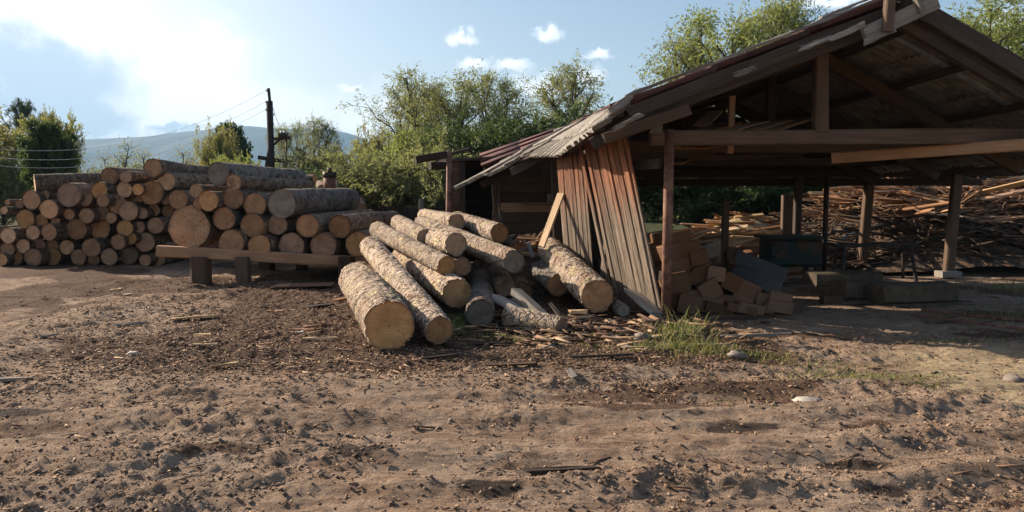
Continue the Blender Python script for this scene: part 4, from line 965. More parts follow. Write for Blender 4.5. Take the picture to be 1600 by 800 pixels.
# the mass of thinner sticks below, joined
gx = np.linspace(5.6, 18, 70); gy = np.linspace(15.4, 23.5, 40); HX, HY = np.meshgrid(gx, gy)
HH = np.array([[float(heapR_h(a, b)) for a in gx] for b in gy]) - .03
Vv = np.stack([HX, HY, HH + (fbm(HX * 3, HY * 3, 8, 3) - .5) * .14], -1).reshape(-1, 3); ii = np.arange(70 * 40).reshape(40, 70)
Ff = np.stack([ii[:-1, :-1], ii[:-1, 1:], ii[1:, 1:], ii[1:, :-1]], -1).reshape(-1, 4)
M['heap'] = simple('weathered offcut mass', (.12, .085, .06), (.05, .037, .028), 11, .95, 0, 1.0, rust=(.22, .12, .07), dist=.08)
tag(link('offcut_mound', mesh_np('offcut_mound', Vv, Ff, M['heap'], True)), 'grey brown body of the big offcut heap', kind='stuff')
def stick_mass(name, n, sampler, mt, label, seed, Lr, wr=(.02, .06), flat=.25):
    r = np.random.default_rng(seed)
    C, AN = sampler(r, n); L = r.uniform(*Lr, n) / 2; Wd = r.uniform(*wr, n) / 2; T = Wd * r.uniform(.2, .6, n)
    tz = r.normal(0, flat, n)
    d = np.stack([np.cos(AN), np.sin(AN), tz], -1); d /= np.linalg.norm(d, axis=1)[:, None]
    s = np.stack([-np.sin(AN), np.cos(AN), r.normal(0, .3, n)], -1); s /= np.linalg.norm(s, axis=1)[:, None]
    u = np.cross(d, s)
    V = np.zeros((n, 8, 3)); q = 0
    for a in (-1, 1):
        for (b, c) in ((-1, -1), (1, -1), (1, 1), (-1, 1)):
            tap = r.uniform(.6, 1.1, n)
            V[:, q] = C + d * (a * L * r.uniform(.85, 1.1, n))[:, None] + s * (b * Wd * tap)[:, None] + u * (c * T)[:, None]; q += 1
    f = np.array([(0, 1, 2, 3), (7, 6, 5, 4), (0, 4, 5, 1), (1, 5, 6, 2), (2, 6, 7, 3), (3, 7, 4, 0)])
    F = (f[None] + (np.arange(n) * 8)[:, None, None]).reshape(-1, 4)
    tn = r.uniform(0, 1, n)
    if flat == .251: tn = np.clip(tn * .6 + smooth01(C[:, 2], .7, 1.6) * .5, 0, 1)  # heap shade put into the tint: sticks darken towards the foot
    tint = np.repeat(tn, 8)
    o = link(name, mesh_np(name, V.reshape(-1, 3), F, mt, False, {'tint': ('FLOAT', tint)})); return tag(o, label, kind='stuff')
def tint_wood(name, cols):
    m, nt, b, _ = mat(name); a = nt.new('ShaderNodeAttribute', attribute_name='tint'); cr = nt.new('ShaderNodeValToRGB'); nt.set(cr.inputs[0], a.outputs['Fac'])
    el = cr.color_ramp.elements
    while len(el) < len(cols): el.new(.5)
    for i, c in enumerate(cols): el[i].position = i / (len(cols) - 1); el[i].color = (*c, 1)
    nt.l.new(cr.outputs[0], b.inputs['Base Color']); return m
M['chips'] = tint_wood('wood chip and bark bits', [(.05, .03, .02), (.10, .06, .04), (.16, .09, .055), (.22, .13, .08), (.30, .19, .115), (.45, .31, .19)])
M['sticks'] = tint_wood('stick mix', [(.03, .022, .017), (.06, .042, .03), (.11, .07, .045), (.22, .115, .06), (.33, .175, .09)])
def sR(r, n):
    x = r.uniform(6.0, 16.5, n); y = r.uniform(15.9, 21.5, n)
    z = np.array([float(heapR_h(a, b)) for a, b in zip(x, y)]) + r.uniform(-.02, .08, n)
    return np.stack([x, y, z], -1), r.normal(.1, .6, n)
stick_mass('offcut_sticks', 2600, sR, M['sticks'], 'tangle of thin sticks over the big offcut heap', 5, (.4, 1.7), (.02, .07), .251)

# ------------------------------------------------------------------ ground litter
def chips(r, n, yr, xr, dens=None, lift=.004):
    y = np.exp(r.uniform(np.log(yr[0]), np.log(yr[1]), n * 3)); x = r.uniform(-1, 1, n * 3) * (y * .75) + r.uniform(-.3, .3, n * 3)
    p = dens(x, y); k = r.uniform(0, 1, n * 3) < p; x, y = x[k][:n], y[k][:n]
    return x, y
def mul_d(x, y): return np.clip(.045 + .95 * smooth01(y + (fbm(x * .8, y * .8, 71, 4) - .5) * 2.6, 5.8, 7.6) * smooth01(x, 3.0, 1.8) * smooth01(x + y * .25, -4.2, -2.0), 0, 1)
def sampler_factory(yr):
    def s(r, n):
        x, y = chips(r, n, yr, None, mul_d); m = len(x)
        while m < n: x = np.concatenate([x, x[:n - m]]) ; y = np.concatenate([y, y[:n - m] + r.normal(0, .1, len(y[:n - m]))]); m = len(x)
        return np.stack([x, y, ground_h(x, y) + r.uniform(.002, .02, n)], -1), r.uniform(0, 6.28, n)
    return s
stick_mass('bark_chips', 20000, sampler_factory((3.2, 15)), M['chips'], 'litter of small bark chips over the yard', 31, (.012, .05), (.006, .02), .25)
stick_mass('wood_splinters', 1400, sampler_factory((4.0, 15)), M['chips'], 'scattered thin wood splinters over the yard', 32, (.06, .22), (.006, .02), .06)
def near_pile(r, n):
    x = r.normal(.9, .75, n); y = r.normal(9.1, .55, n); return np.stack([x, y, ground_h(x, y) + r.uniform(.0, .08, n)], -1), r.normal(2.6, .8, n)
stick_mass('splinter_litter', 700, near_pile, M['chips'], 'splinters and bark between the logs and the plank wall', 33, (.06, .45), (.01, .05), .12)
# clods of soil
def clods(n, seed):
    r = np.random.default_rng(seed)
    base = np.array([(1, 0, 0), (0, 1, 0), (-1, 0, 0), (0, -1, 0), (0, 0, 1), (0, 0, -1), (.6, .6, .5), (-.6, .6, .5), (.6, -.6, .5), (-.6, -.6, .5)])
    f = [(4, 6, 7), (4, 7, 9), (4, 9, 8), (4, 8, 6), (6, 0, 1), (6, 1, 7), (7, 1, 2), (7, 2, 9), (9, 2, 3), (9, 3, 8), (8, 3, 0), (8, 0, 6), (5, 1, 0), (5, 2, 1), (5, 3, 2), (5, 0, 3)]
    y = np.exp(r.uniform(np.log(3.3), np.log(13), n * 4)); x = r.uniform(-.78, .78, n * 4) * y
    k = fbm(x * 1.1, y * 1.4, 41, 3) + r.uniform(-.22, .14, n * 4) > .50; x, y = x[k][:n], y[k][:n]; n = len(x)
    s = r.uniform(.003, .009, n) * r.choice([1, 1, 1, 1, 1, 2.2], n)
    V = base[None] * r.uniform(.6, 1.2, (n, 10, 1)) * s[:, None, None] * np.array([1, 1, .7]); a = r.uniform(0, 6.28, n)
    c, q = np.cos(a)[:, None], np.sin(a)[:, None]
    V = np.stack([V[..., 0] * c - V[..., 1] * q, V[..., 0] * q + V[..., 1] * c, V[..., 2]], -1) + np.stack([x, y, ground_h(x, y) + s * .2], -1)[:, None]
    F = (np.array(f)[None] + (np.arange(n) * 10)[:, None, None]).reshape(-1, 3)
    return V.reshape(-1, 3), F, np.repeat(r.uniform(0, 1, n), 10)
M['clod'] = tint_wood('soil clod', [(.06, .038, .028), (.15, .098, .068), (.25, .17, .12), (.33, .23, .165)])
cv_, cf_, ct_ = clods(22000, 5)
tag(link('soil_clods', mesh_np('soil_clods', cv_, cf_, M['clod'], False, {'tint': ('FLOAT', ct_)})), 'crumbled clods of dry soil along the wheel ruts', kind='stuff')
# larger single scraps
scr = [(305, 497, .52, .12, 'fresh_wood', 'broad split pale plank lying flat on the open dirt', .25), (205, 504, .34, .06, 'grey_wood', 'thin grey strip of wood lying alone on the dirt', .2), (203, 456, .2, .09, 'fresh_wood', 'small bright chip near the long stack', 0), (183, 448, .14, .07, 'fresh_wood', 'tiny pale chip nearest the long stack', .4),
       (801, 574, .46, .08, 'brown_wood', 'thick brown board stub lying in front of the bark stump', .02), (480, 521, .28, .05, 'orange_wood', 'orange sliver of slab wood near the thickest log', -.4), (492, 516, .22, .06, 'slab_wood', 'reddish bark strip near the thickest log', .5), (350, 567, .26, .05, 'fresh_wood', 'pale splinter plank in the mulch left of the logs', .2),
       (12, 585, .4, .04, 'grey_wood', 'long grey batten at the edge of the yard', 0), (320, 540, .25, .03, 'fresh_wood', 'thin bright lath near a dark hollow', -.2), (316, 525, .22, .03, 'fresh_wood', 'narrow pale strip beside the broad split plank', -.5), (850, 546, .25, .05, 'grey_wood', 'grey splinter leaning on the bark stump', .9), (893, 590, .22, .05, 'grey_wood', 'short grey lath pointing towards the yard', 1.7),
       (940, 563, .55, .05, 'dark_wood', 'dark batten pressed into mulch before the grass', .04), (690, 565, .3, .03, 'dark_wood', 'dark twig like strip below the log ends', .1), (500, 533, .35, .03, 'fresh_wood', 'thin lath before the thickest log', -.15), (540, 470, .4, .08, 'slab_wood', 'curled bark slab beside the thickest log', .9), (500, 480, .34, .12, 'dark_wood', 'chunk of dark bark near the thickest log', .4),
       (878, 730, .4, .04, 'dark_wood', 'dark stick pressed into the wheel rut', 0), (1178, 536, .75, .03, 'grey_wood', 'thin grey lath lying along the shade edge', .03), (985, 545, .3, .05, 'fresh_wood', 'pale torn piece of wood by the steel post', .5), (440, 452, .2, .04, 'fresh_wood', 'pale chip near the rusty plate', .2), (430, 489, .2, .05, 'slab_wood', 'reddish chip lying in open mulch', -.3), (75, 525, .18, .1, 'stone', 'pale flat scrap on the left wheel track', .2)]
for px, py, L, wd, mt, lab, an in scr:
    g = gnd(px, py); g.z = gz(g.x, g.y) + .022; d = Vector((math.cos(an), math.sin(an), 0)) * L / 2
    b = beam('wood_scrap', g - d, g + d + Vector((0, 0, .02)), wd, .022, mt, None, roll=random.uniform(-.15, .15), segs=2, jit=.008, split=.05); tag(b, lab, 'scrap')
# grey slabs and boards among the logs
for a_, D0, b_, D1, wd, ht, mt, lab in (((776, 466), 9.7, (826, 494), 9.15, .17, .09, 'grey_wood', 'grey squared slab sloping down beside the shaded dusty log'), ((806, 456), 9.8, (856, 502), 9.0, .15, .10, 'grey_wood', 'longer grey squared slab next to the bark stump'), ((985, 455), 10.3, (1028, 492), 9.65, .2, .05, 'grey_wood', 'grey board lying along the foot of the plank wall'),
                                   ((890, 488), 9.6, (918, 487), 9.6, .09, .05, 'fresh_wood', 'bright wedge of wood under the thick wall log'), ((900, 496), 9.4, (925, 494), 9.5, .05, .03, 'fresh_wood', 'bright narrow stick under the thick wall log'), ((905, 520), 8.9, (955, 532), 8.75, .07, .03, 'grey_wood', 'pale lath lying in the litter before the thick wall log'), ((950, 502), 9.3, (972, 520), 9.0, .10, .05, 'fresh_wood', 'torn bright block of wood before the mossy thin log'),
                                   ((960, 500), 9.5, (1030, 520), 9.3, .06, .03, 'grey_wood', 'grey lath by the foot of the steel post'), ((860, 475), 9.9, (880, 500), 9.5, .05, .03, 'dark_wood', 'dark stick in the shaded gap before the wall log')):
    b = beam('slab', at(*a_, D0), at(*b_, D1), wd, ht, mt, None, roll=random.uniform(-.3, .3), segs=2, jit=.008, split=.03); tag(b, lab, 'slab')
def rock(px, py, s, mt, lab, seed, flat=.5):
    g = gnd(px, py); r = np.random.default_rng(seed); n, m_ = 10, 7; V = []
    for i in range(m_ + 1):
        th = math.pi * i / m_
        for j in range(n):
            ph = 2 * math.pi * j / n; q = s * (.75 + .5 * hash2(np.array([i * 3.]), np.array([j * 5. if 0 < i < m_ else 0.]), seed)[0]); V.append((q * 1.3 * math.sin(th) * math.cos(ph), q * math.sin(th) * math.sin(ph), q * flat * math.cos(th)))
    F = [(i * n + j, (i + 1) * n + j, (i + 1) * n + (j + 1) % n, i * n + (j + 1) % n) for i in range(m_) for j in range(n)]
    o = link('stone', mesh_np('stone', np.array(V), F, M[mt], True)); o.location = (g.x, g.y, gz(g.x, g.y) + s * flat * .5); tag(o, lab, 'stone')
rock(1262, 623, .085, 'white_scrap', 'whitish flat stone lying alone on the open dirt', 1, .35); rock(1150, 565, .075, 'stone', 'light stone beside the grass tuft', 2); rock(1005, 535, .08, 'stone', 'grey stone before the foot of the plank wall', 3, .6); rock(962, 532, .07, 'white_scrap', 'small whitish stone in the litter by the wall', 4)
rock(208, 553, .05, 'white_scrap', 'small pale stone in the left wheel track', 5, .4); rock(980, 548, .05, 'stone', 'tiny stone among splinters near the grass', 6); rock(1585, 592, .08, 'stone', 'grey stone at the sandy edge of the shade', 7); rock(470, 522, .05, 'white_scrap', 'white pebble near the orange sliver', 8, .5)

# ------------------------------------------------------------------ grass tufts
def grass(name, spots, label, seed):
    """spots: (x, y, spread x, spread y, blades, height)"""
    r = np.random.default_rng(seed); Vs, Fs, Ts = [], [], []; off = 0
    for (cx, cy, sx, sy, n, h) in spots:
        x = cx + r.normal(0, sx, n); y = cy + r.normal(0, sy, n); z = ground_h(x, y) - .01
        H = h * r.uniform(.3, 1.15, n); an = r.uniform(0, 6.28, n); w_ = r.uniform(.0025, .006, n) * (1 + h); ln = r.uniform(.15, .9, n) * H
        dx, dy = np.cos(an), np.sin(an)
        V = np.zeros((n, 7, 3))
        for k, t in enumerate((0, .4, .75)):
            px, py, pz = x + dx * ln * t * t, y + dy * ln * t * t, z + H * (t - .25 * t * t)
            ww = w_ * (1 - t * .6)
            V[:, 2 * k] = np.stack([px - dy * ww, py + dx * ww, pz], -1); V[:, 2 * k + 1] = np.stack([px + dy * ww, py - dx * ww, pz], -1)
        V[:, 6] = np.stack([x + dx * ln, y + dy * ln, z + H * .75], -1)
        ids = np.arange(n)[:, None] * 7 + off
        Fs.append(np.concatenate([ids + np.array([[0, 1, 3]]), ids + np.array([[0, 3, 2]]), ids + np.array([[2, 3, 5]]), ids + np.array([[2, 5, 4]]), ids + np.array([[4, 5, 6]])]))
        Vs.append(V.reshape(-1, 3)); Ts.append(np.repeat(r.uniform(0, 1, n) ** 1.3, 7)); off += n * 7
    o = link(name, mesh_np(name, np.concatenate(Vs), np.concatenate(Fs), M['grass'], False, {'tint': ('FLOAT', np.concatenate(Ts))})); tag(o, label, kind='stuff')
def gs(px, py, sx, sy, n, h): g = gnd(px, py); return (g.x, g.y, sx, sy, n, h)
grass('grass', [gs(1062, 535, .15, .15, 380, .26), gs(1090, 552, .24, .12, 380, .15), gs(1070, 525, .12, .08, 40, .42), gs(1040, 548, .16, .1, 300, .12), gs(1120, 560, .2, .1, 250, .08), gs(1200, 556, .22, .08, 260, .07)], 'green grass tuft at the foot of the steel post', 1)
grass('grass', [gs(1320, 585, .35, .12, 650, .05), gs(1400, 590, .3, .12, 450, .05), gs(1280, 575, .3, .15, 300, .05), gs(1440, 600, .1, .08, 120, .06), gs(1135, 610, .15, .08, 130, .04), gs(1230, 560, .5, .1, 250, .04), gs(1350, 565, .4, .12, 250, .04)], 'thin low grass along the edge of the shed shade', 2)
grass('grass', [gs(715, 508, .06, .22, 380, .2), gs(705, 520, .07, .12, 200, .14), gs(770, 525, .2, .08, 160, .12), gs(800, 528, .15, .08, 120, .10)], 'bright weeds growing between the tumbled logs', 3)
grass('grass', [gs(1500, 532, .25, .08, 220, .07), gs(1450, 530, .2, .06, 140, .05)], 'low weeds on the shaded shed floor', 4)
grass('grass', [gs(930, 540, .3, .1, 160, .07), gs(900, 530, .2, .1, 120, .06), gs(1010, 552, .2, .08, 160, .08)], 'sparse grass in the litter before the thick wall log', 5)
r = random.Random(2)
grass('grass', [(r.uniform(6.5, 12), r.uniform(9.8, 13.5), .4, .4, 120, .15) for _ in range(26)], 'dark weeds at the shaded right side of the shed', 6)
grass('grass', [(r.uniform(-22, 4), r.uniform(22.5, 28), .9, .7, 130, .5) for _ in range(70)], 'tall rough grass behind the log stacks', 7)

# ------------------------------------------------------------------ trees
def tubes_np(paths, sides=5):
    Vs, Fs, off = [], [], 0
    for pts, rad in paths:
        P = np.asarray(pts, float); n = len(P); d = np.gradient(P, axis=0); d /= (np.linalg.norm(d, axis=1)[:, None] + 1e-9)
        ref = np.where(np.abs(d[:, 2:3]) > .9, np.array([[1., 0, 0]]), np.array([[0, 0, 1.]]))
        a = np.cross(d, ref); a /= (np.linalg.norm(a, axis=1)[:, None] + 1e-9); b = np.cross(d, a)
        an = np.linspace(0, 2 * np.pi, sides, endpoint=False)
        V = P[:, None] + (a[:, None] * np.cos(an)[None, :, None] + b[:, None] * np.sin(an)[None, :, None]) * np.asarray(rad)[:, None, None]
        ii = np.arange(n * sides).reshape(n, sides) + off; jj = np.roll(ii, -1, 1)
        Fs.append(np.stack([ii[:-1], jj[:-1], jj[1:], ii[1:]], -1).reshape(-1, 4)); Vs.append(V.reshape(-1, 3)); off += n * sides
    return np.concatenate(Vs), np.concatenate(Fs)
def leaves_np(C, D, r, l, w_, droop=.3, spread=.6):
    n = len(C); d = D + r.normal(0, spread, (n, 3)); d[:, 2] -= droop; d /= np.linalg.norm(d, axis=1)[:, None]
    s = np.cross(d, r.normal(0, 1, (n, 3))); s /= np.linalg.norm(s, axis=1)[:, None]
    L = l * r.uniform(.6, 1.3, n)[:, None]; W_ = w_ * r.uniform(.7, 1.3, n)[:, None]
    V = np.stack([C, C + d * L * .45 + s * W_, C + d * L, C + d * L * .45 - s * W_], 1)
    return V.reshape(-1, 3), np.arange(n * 4).reshape(n, 4)
def grow(H, Wd, seed, stems=1, limbs=16, subs=7, twigs=7, leaves=10, low=.18, up=.75, leaf=(.15, .03), droop=.3, top=.35, sway=.10, shape=1.0, twl=.55):
    r = np.random.default_rng(seed); wood, C, Dv, clump = [], [], [], []
    for s in range(stems):
        a0 = r.uniform(0, 6.28); lean = (0 if stems == 1 else .16) + r.uniform(0, .05)
        n = 9; t = np.linspace(0, 1, n); h = H * (1 if s == 0 else r.uniform(.75, .95))
        wob = np.cumsum(r.normal(0, sway / n * H * .35, (n, 2)), 0); wob -= wob[0]
        P = np.stack([np.cos(a0) * lean * h * t + wob[:, 0], np.sin(a0) * lean * h * t + wob[:, 1], h * t * .96], -1)
        r0 = .018 * H + .02; wood.append((P, r0 * (1 - t * .9) + .008, 7))
        for k in range(limbs):
            tt = low + (1 - low) * ((k + r.uniform(0, 1)) / limbs) ** .9; i = tt * (n - 1); i0 = min(int(i), n - 2); b = P[i0] + (P[i0 + 1] - P[i0]) * (i - i0)
            az = k * 2.4 + r.uniform(-.5, .5); prof = (math.sin(math.pi * min(1, (tt - low) / (1 - low) * .78 + .22)) ** shape) * (1 - top * tt)
            ln = Wd / 2 * prof * r.uniform(.75, 1.15) + .25; m = 6; q = np.linspace(0, 1, m)
            dirv = np.array([math.cos(az), math.sin(az), up * r.uniform(.6, 1.3)]); dirv /= np.linalg.norm(dirv)
            B = b + dirv * ln * q[:, None] + np.cumsum(r.normal(0, ln * .035, (m, 3)), 0) + np.array([0, 0, 1]) * (q ** 2)[:, None] * ln * .18
            wood.append((B, (r0 * .42 * (1 - tt * .5)) * (1 - q * .8) + .005, 5))
            for j in range(subs):
                u = .22 + .78 * (j + r.uniform(0, 1)) / subs; i = min(u, .999) * (m - 1); i0 = min(int(i), m - 2); b2 = B[i0] + (B[i0 + 1] - B[i0]) * (i - i0)
                d2 = dirv * .6 + r.normal(0, .55, 3) + np.array([0, 0, .3]); d2 /= np.linalg.norm(d2); l2 = (.30 + .22 * ln) * r.uniform(.6, 1.2)
                S_ = b2 + d2 * l2 * np.linspace(0, 1, 4)[:, None] + np.cumsum(r.normal(0, .03, (4, 3)), 0); wood.append((S_, np.linspace(.012, .004, 4), 3))
                ct = r.uniform(0, 1)
                for z in range(twigs):
                    e = S_[min(3, int(r.uniform(.25, 1) * 3.99))]; d3 = d2 * .5 + r.normal(0, .6, 3) + np.array([0, 0, .15]); d3 /= np.linalg.norm(d3)
                    v = r.uniform(.0, 1, leaves)[:, None] * twl * r.uniform(.6, 1.2); C.append(e + d3 * v + r.normal(0, .05, (leaves, 3)) - np.array([0, 0, 1]) * v * v * droop * .6)
                    Dv.append(np.repeat(d3[None], leaves, 0)); clump.append(np.full(leaves, ct))
    C = np.concatenate(C); Dv = np.concatenate(Dv); clump = np.concatenate(clump)
    LV, LF = leaves_np(C, Dv, r, leaf[0], leaf[1], droop)
    tint = np.repeat(np.clip(clump * .55 + r.uniform(0, .45, len(C)), 0, 1), 4)
    Vs, Fs, off = [], [], 0
    for sd_ in (7, 5, 3):
        g = [(p, q) for p, q, k in wood if k == sd_]
        if g: v, f = tubes_np(g, sd_); Vs.append(v); Fs.append(f + off); off += len(v)
    return np.concatenate(Vs), np.concatenate(Fs), LV, LF, tint
TREE = {}
def tree(key, px, D, label, rot=0.0, sc=(1, 1), name='tree', cat='tree', group=None, base=None, mt='leaf_willow', **kw):
    if key not in TREE:
        wv, wf, lv, lf, tt = grow(**kw)
        TREE[key] = (mesh_np('trunk', wv, wf, M['bark_tree'], True, {'bco': ('FLOAT_VECTOR', wv)}), lv, lf, tt, {})
    wm, lv, lf, tt, ms = TREE[key]
    if 0 not in ms: ms[0] = mesh_np('crown', lv, lf, M['leaf_willow'], False, {'tint': ('FLOAT', tt)})
    e = empty(name, ((px - 800) / FPX * D, D, -.05), label, cat, group); e.rotation_euler = (0, 0, rot)
    for nm, me in (('trunk', wm), ('crown', ms[0])):
        o = bpy.data.objects.new(nm, me); COL.objects.link(o)
        if nm == 'crown': o.material_slots[0].link = 'OBJECT'; o.material_slots[0].material = M[mt]
        o.parent = e; o.scale = (sc[0], sc[0], sc[1])
    return e
K = dict
willA = K(H=6.6, Wd=5.0, seed=1, stems=3, limbs=13, subs=7, twigs=6, leaves=11, low=.15, up=.85, leaf=(.13, .019), droop=.25)
willB = K(H=6.6, Wd=4.2, seed=2, stems=2, limbs=15, subs=7, twigs=6, leaves=11, low=.15, up=1.0, leaf=(.13, .019), droop=.25)
bushA = K(H=3.2, Wd=4.2, seed=3, stems=3, limbs=13, subs=7, twigs=8, leaves=14, low=.05, up=.7, leaf=(.15, .026), droop=.2, top=.2, shape=.6)
bushB = K(H=3.2, Wd=4.4, seed=4, stems=3, limbs=13, subs=7, twigs=8, leaves=14, low=.05, up=.6, leaf=(.16, .03), droop=.2, top=.2, shape=.6)
denseA = K(H=6, Wd=5.4, seed=5, stems=1, limbs=24, subs=9, twigs=8, leaves=13, low=.22, up=.6, leaf=(.26, .07), droop=.2, shape=.7)
pine = K(H=9, Wd=5, seed=6, stems=1, limbs=16, subs=8, twigs=8, leaves=16, low=.55, up=.4, leaf=(.22, .02), droop=-.1, shape=.6, twl=.4)
bare = K(H=4.5, Wd=2.0, seed=7, stems=2, limbs=10, subs=5, twigs=3, leaves=3, low=.2, up=1.2, leaf=(.14, .03), droop=.1)
# behind the lean-to and shed
tree('wA', 690, 27.5, 'tall feathery willow rising behind the lean-to frame', .4, (.9, .88), mt='leaf_willow', **willA)
tree('wB', 785, 28, 'tall slender willow behind the grey eave of the shed', 1.0, (.78, .90), mt='leaf_willow', **willB)
tree('wA', 655, 30, 'paler willow leaning left of the tall feathery one', 2.4, (.7, .88), mt='leaf_grey', **willA)
tree('wB', 905, 30, 'rounded willow behind the purple roof sheets', 2.9, (1.0, .95), mt='leaf_willow', **willB)
tree('wA', 845, 33, 'darker willow between the slender and the rounded willow', 4.1, (.8, .62), mt='leaf_grey', **willA)
tree('wA', 955, 33, 'lower willow at the right shoulder of the rounded willow', 5.1, (.75, .72), mt='leaf_willow', **willA)
tree('wA', 1148, 24, 'large bright willow rising over the shed roof ridge', 3.3, (1.1, 1.12), mt='leaf_bright', **willA)
tree('wB', 1185, 25, 'slimmer willow top beside the large bright one over the roof', 4.4, (.85, 1.15), mt='leaf_willow', **willB)
tree('wB', 1092, 25, 'low willow crown on the roof line below the large bright one', 1.4, (.75, .98), mt='leaf_willow', **willB)
tree('wA', 1540, 22, 'large yellow green willow beyond the right roof slope', .9, (1.05, 1.02), mt='leaf_bright', **willA)
tree('wB', 1600, 23, 'willow at the edge beside the large yellow green one', 2.2, (1.1, 1.02), mt='leaf_bright', **willB)
GBU = 'willow bushes behind the yard'
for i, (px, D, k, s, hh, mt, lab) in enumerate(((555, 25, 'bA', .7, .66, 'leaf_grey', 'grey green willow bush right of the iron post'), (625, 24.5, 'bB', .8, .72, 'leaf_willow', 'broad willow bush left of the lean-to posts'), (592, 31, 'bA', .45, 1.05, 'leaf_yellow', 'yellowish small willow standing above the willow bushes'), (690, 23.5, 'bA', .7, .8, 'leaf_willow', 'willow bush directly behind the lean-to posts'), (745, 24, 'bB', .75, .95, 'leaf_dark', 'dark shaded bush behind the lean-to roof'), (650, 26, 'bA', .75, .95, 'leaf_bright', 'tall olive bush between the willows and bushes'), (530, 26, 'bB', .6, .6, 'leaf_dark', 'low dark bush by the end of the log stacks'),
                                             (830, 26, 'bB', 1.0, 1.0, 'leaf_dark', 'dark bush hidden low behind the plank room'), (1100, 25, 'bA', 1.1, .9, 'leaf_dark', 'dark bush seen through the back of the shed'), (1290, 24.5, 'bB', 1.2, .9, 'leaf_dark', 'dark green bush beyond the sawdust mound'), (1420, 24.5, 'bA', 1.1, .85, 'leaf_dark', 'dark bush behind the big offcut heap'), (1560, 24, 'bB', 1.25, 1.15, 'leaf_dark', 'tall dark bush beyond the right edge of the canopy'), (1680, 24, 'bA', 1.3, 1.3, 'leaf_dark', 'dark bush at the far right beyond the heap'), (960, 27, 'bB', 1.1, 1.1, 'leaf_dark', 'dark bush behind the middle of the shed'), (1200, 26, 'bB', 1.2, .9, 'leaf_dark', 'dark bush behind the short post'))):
    tree(k, px, D, lab, i * 1.3, (s, hh), 'bush', 'bush', GBU, mt=mt, **(bushA if k == 'bA' else bushB))
# left and middle distance
tree('pine', 45, 62, 'thin tall pine with open dark top at the left', .3, (.62, .98), 'pine_tree', mt='leaf_pine', **pine)
tree('pine', 85, 64, 'second small pine top beside the thin tall pine', 1.9, (.45, .9), 'pine_tree', mt='leaf_pine', **pine)
tree('dA', 80, 30, 'dense dark green bushy tree behind the long stack', .2, (.40, .68), mt='leaf_dark', **denseA)
tree('bB', 98, 36, 'yellow green round tree behind the dense dark one', 2.0, (.42, 1.28), mt='leaf_yellow', **bushB)
tree('bA', 5, 34, 'olive bush at the left edge behind the long stack', 1.0, (.7, .85), 'bush', 'bush', mt='leaf_yellow', **bushA)
tree('bB', -60, 36, 'olive bush at the far left beyond the wires', 3.0, (1.2, 1.3), 'bush', 'bush', mt='leaf_yellow', **bushB)
tree('dA', 360, 55, 'dark round tree behind the yellow bush near the pole', 1.2, (.58, 1.02), mt='leaf_dark', **denseA)
tree('bA', 348, 42, 'yellow green bush beside the utility pole', 2.2, (.5, 1.30), 'bush', 'bush', mt='leaf_yellow', **bushA)
tree('bB', 372, 34, 'bright green low bush before the yellow one', .7, (.45, .80), 'bush', 'bush', mt='leaf_bright', **bushB)
tree('wB', 492, 38, 'feathery willow right of the utility pole', .2, (.68, .80), mt='leaf_grey', **willB)
tree('wA', 452, 44, 'lighter young willow just behind the utility pole', 3.2, (.45, .86), mt='leaf_willow', **willA)
tree('bA', 425, 36, 'shaded bush at the foot of the utility pole', 4.0, (.6, .62), 'bush', 'bush', mt='leaf_dark', **bushA)
tree('bB', 505, 31, 'grey green bush behind the iron post', 5.0, (.6, .85), 'bush', 'bush', mt='leaf_grey', **bushB)
GBR = 'thin sparse saplings before the mountain'
for i, px in enumerate((150, 172, 185, 205, 228, 246, 262, 285, 300)):
    tree('bare', px, 44 + (i * 7) % 12, 'thin sparse sapling standing before the blue mountain', i * 1.1, (.9, .8 + .12 * (i % 3)), 'sapling', 'sapling', GBR, mt='leaf_yellow' if i % 2 else 'leaf_grey', **bare)
GHE = 'low hedge bushes behind the long stack'
for i, px in enumerate((130, 165, 200, 240, 280, 315, 40, 400, 450)):
    tree('bA' if i % 2 else 'bB', px, 40 + (i * 5) % 7, 'low olive hedge bush behind the long stack', i * 2.1, (.7, .62 + .06 * (i % 3)), 'bush', 'bush', GHE, mt=('leaf_grey', 'leaf_yellow', 'leaf_willow')[i % 3], **(bushA if i % 2 else bushB))
def treeline(name, n, x0, x1, y0_, y1_, h0, h1, mt, label, seed):
    """far wood reading as one mass: leaf clumps through crowns"""
    r = np.random.default_rng(seed); Vs, Fs, Ts, off = [], [], [], 0
    for i in range(n):
        cx, cy, h = r.uniform(x0, x1), r.uniform(y0_, y1_), r.uniform(h0, h1); m = 900
        u = r.normal(0, 1, (m, 3)); u /= np.linalg.norm(u, axis=1)[:, None]; u *= r.uniform(.5, 1, (m, 1)) ** .4; u *= (.8 + .4 * fbm(u[:, 0] * 2 + i, u[:, 2] * 2, i, 3))[:, None]
        C = np.array([cx, cy, h * .52]) + u * np.array([h * .45, h * .45, h * .5]); v, f = leaves_np(C, u, r, .55, .16, .1)
        Vs.append(v); Fs.append(f + off); off += len(v); Ts.append(np.repeat(np.clip(r.uniform(0, .5) + r.uniform(0, .5, m), 0, 1), 4))
    tag(link(name, mesh_np(name, np.concatenate(Vs), np.concatenate(Fs), M[mt], False, {'tint': ('FLOAT', np.concatenate(Ts))})), label, kind='stuff')
treeline('far_wood', 90, -110, 20, 75, 130, 2.5, 4.5, 'leaf_grey', 'far line of trees across the valley', 4)
treeline('far_scrub', 70, 5, 75, 45, 70, 4, 7, 'leaf_willow', 'far scrub behind the shed', 6)

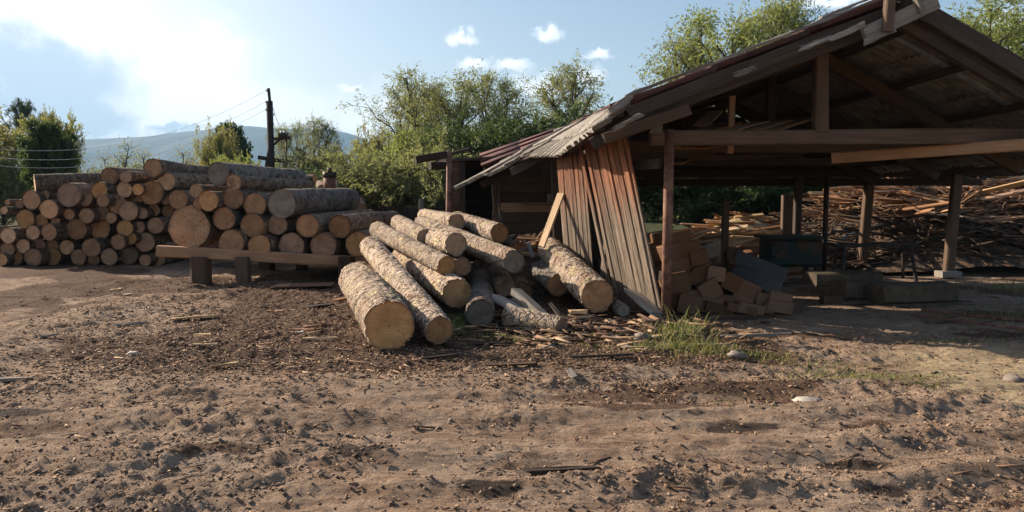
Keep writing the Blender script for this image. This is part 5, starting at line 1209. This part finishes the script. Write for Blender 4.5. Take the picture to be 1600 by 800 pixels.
# fence behind the lean-to
fe = empty('plank_fence', (-3, 21.5, 0), 'dark low plank fence behind the lean-to posts', 'fence')
for i in range(44):
    x0 = -6.0 + i * .16
    beam('fence_board', (x0, 21.5 + .02 * (i % 2), -.05), (x0 + random.uniform(-.02, .02), 21.5, 1.25 + random.uniform(-.06, .06)), .15, .022, 'dark_wood', fe, up=Vector((0, -1, 0)))
for z in (.4, 1.0): beam('fence_rail', (-6.1, 21.56, z), (1.1, 21.56, z), .05, .09, 'dark_wood', fe)
b = beam('fence_post', (-2.55, 21.2, -.05), (-2.5, 21.2, 1.5), .11, .11, 'grey_wood', None, up=Vector((0, 1, 0))); tag(b, 'pale forked post standing before the dark fence', 'post')

# iron post behind the stack
ip = empty('iron_post', (at(515, 305, 19.2).x, 19.2, 0), 'dark iron stake with collar and finial rising behind the log stack', 'iron post')
c0 = ip.location
tube('stake', c0 + Vector((0, 0, -.05)), at(515, 275, 19.2), .09, 'iron', ip); tube('collar', at(515, 277, 19.2), at(515, 269, 19.2), .17, 'iron', ip); tube('body', at(515, 300, 19.2), at(515, 277, 19.2), .15, 'rust', ip); tube('finial', at(515, 270, 19.2), at(515, 262, 19.2), .05, 'iron', ip); tube('cross_pin', at(507, 271, 19.2), at(523, 271, 19.2), .03, 'iron', ip)
# utility pole with transformer bracket, and wires
PD = 31
up_ = empty('utility_pole', (at(424, 330, PD).x, PD, 0), 'dark leaning wooden utility pole with equipment bracket', 'utility pole')
def pp(px, py): return at(px, py, PD)
beam('pole', Vector((pp(426, 300).x, PD, -.2)), pp(421, 158), .24, .24, 'pole', up_, up=Vector((0, 1, 0)), segs=3, cham=.3)
beam('pole_top', pp(423, 172), pp(419.5, 138), .11, .11, 'pole', up_, up=Vector((0, 1, 0)), cham=.3)
beam('pole_foot', pp(412, 290), pp(423, 232), .18, .18, 'pole', up_, up=Vector((0, 1, 0)))
beam('bracket', pp(420, 218), pp(454, 215), .2, .11, 'iron', up_); beam('bracket', pp(428, 226), pp(438, 217), .14, .07, 'iron', up_)
beam('transformer', pp(437, 212), pp(449, 211), .34, .15, 'iron', up_)
for px in (440, 445): tube('bushing', pp(px, 209), pp(px, 205), .06, 'porcelain', up_)
beam('lower_beam', pp(404, 246), pp(456, 254), .2, .16, 'pole', up_); tube('rod', pp(447, 216), pp(447, 262), .03, 'iron', up_)
ins = [(416, 141), (415, 159), (415, 171), (424, 178)]
for px, py in ins: tube('insulator', pp(px, py), pp(px + 4, py + 1), .05, 'porcelain', up_)
def wire(p0, p1, sag, r_, label):
    t = np.linspace(0, 1, 24); P = np.array([tuple(Vector(p0).lerp(Vector(p1), float(k)) + Vector((0, 0, -sag * 4 * k * (1 - k)))) for k in t]); v, f = tubes_np([(P, np.full(24, r_))], 5)
    tag(link('wire', mesh_np('wire', v, f, M['wire'], True)), label, 'wire', 'overhead wires left of the pole')
for i, (px, py) in enumerate(ins[:3]):
    wire(pp(px, py), at(-60, 226 + 13 * i, 26), 1.0, .006, 'thin bright overhead wire running from the utility pole over the stack')
wire(pp(421, 146), pp(436, 196), .1, .012, 'drop wire hanging from the pole head to the equipment bracket'); wire(pp(424, 178), pp(434, 205), .15, .012, 'drop wire hanging from the pole head to the equipment bracket')

# ------------------------------------------------------------------ air
HAZE = True
if HAZE:
    hx, y0h, y1h, z0h, z1h = 6500, -300, 7200, -30, 410
    Vh = np.array([(sx * hx, yy, zz) for zz in (z0h, z1h) for (sx, yy) in ((-1, y0h), (1, y0h), (1, y1h), (-1, y1h))])
    Fh = [(0, 3, 2, 1), (4, 5, 6, 7), (0, 1, 5, 4), (1, 2, 6, 5), (2, 3, 7, 6), (3, 0, 4, 7)]
    m = bpy.data.materials.new('air haze'); m.use_nodes = True; nt = NT(m.node_tree); nt.n.clear(); out = nt.new('ShaderNodeOutputMaterial'); pv = nt.new('ShaderNodeVolumePrincipled'); nt.l.new(pv.outputs[0], out.inputs['Volume'])
    pv.inputs['Color'].default_value = (.42, .70, 1.0, 1); pv.inputs['Density'].default_value = 1.7e-4; pv.inputs['Anisotropy'].default_value = .0
    o = link('haze', mesh_np('haze', Vh, Fh, m)); tag(o, 'pale blue haze in the air over the valley', kind='stuff')
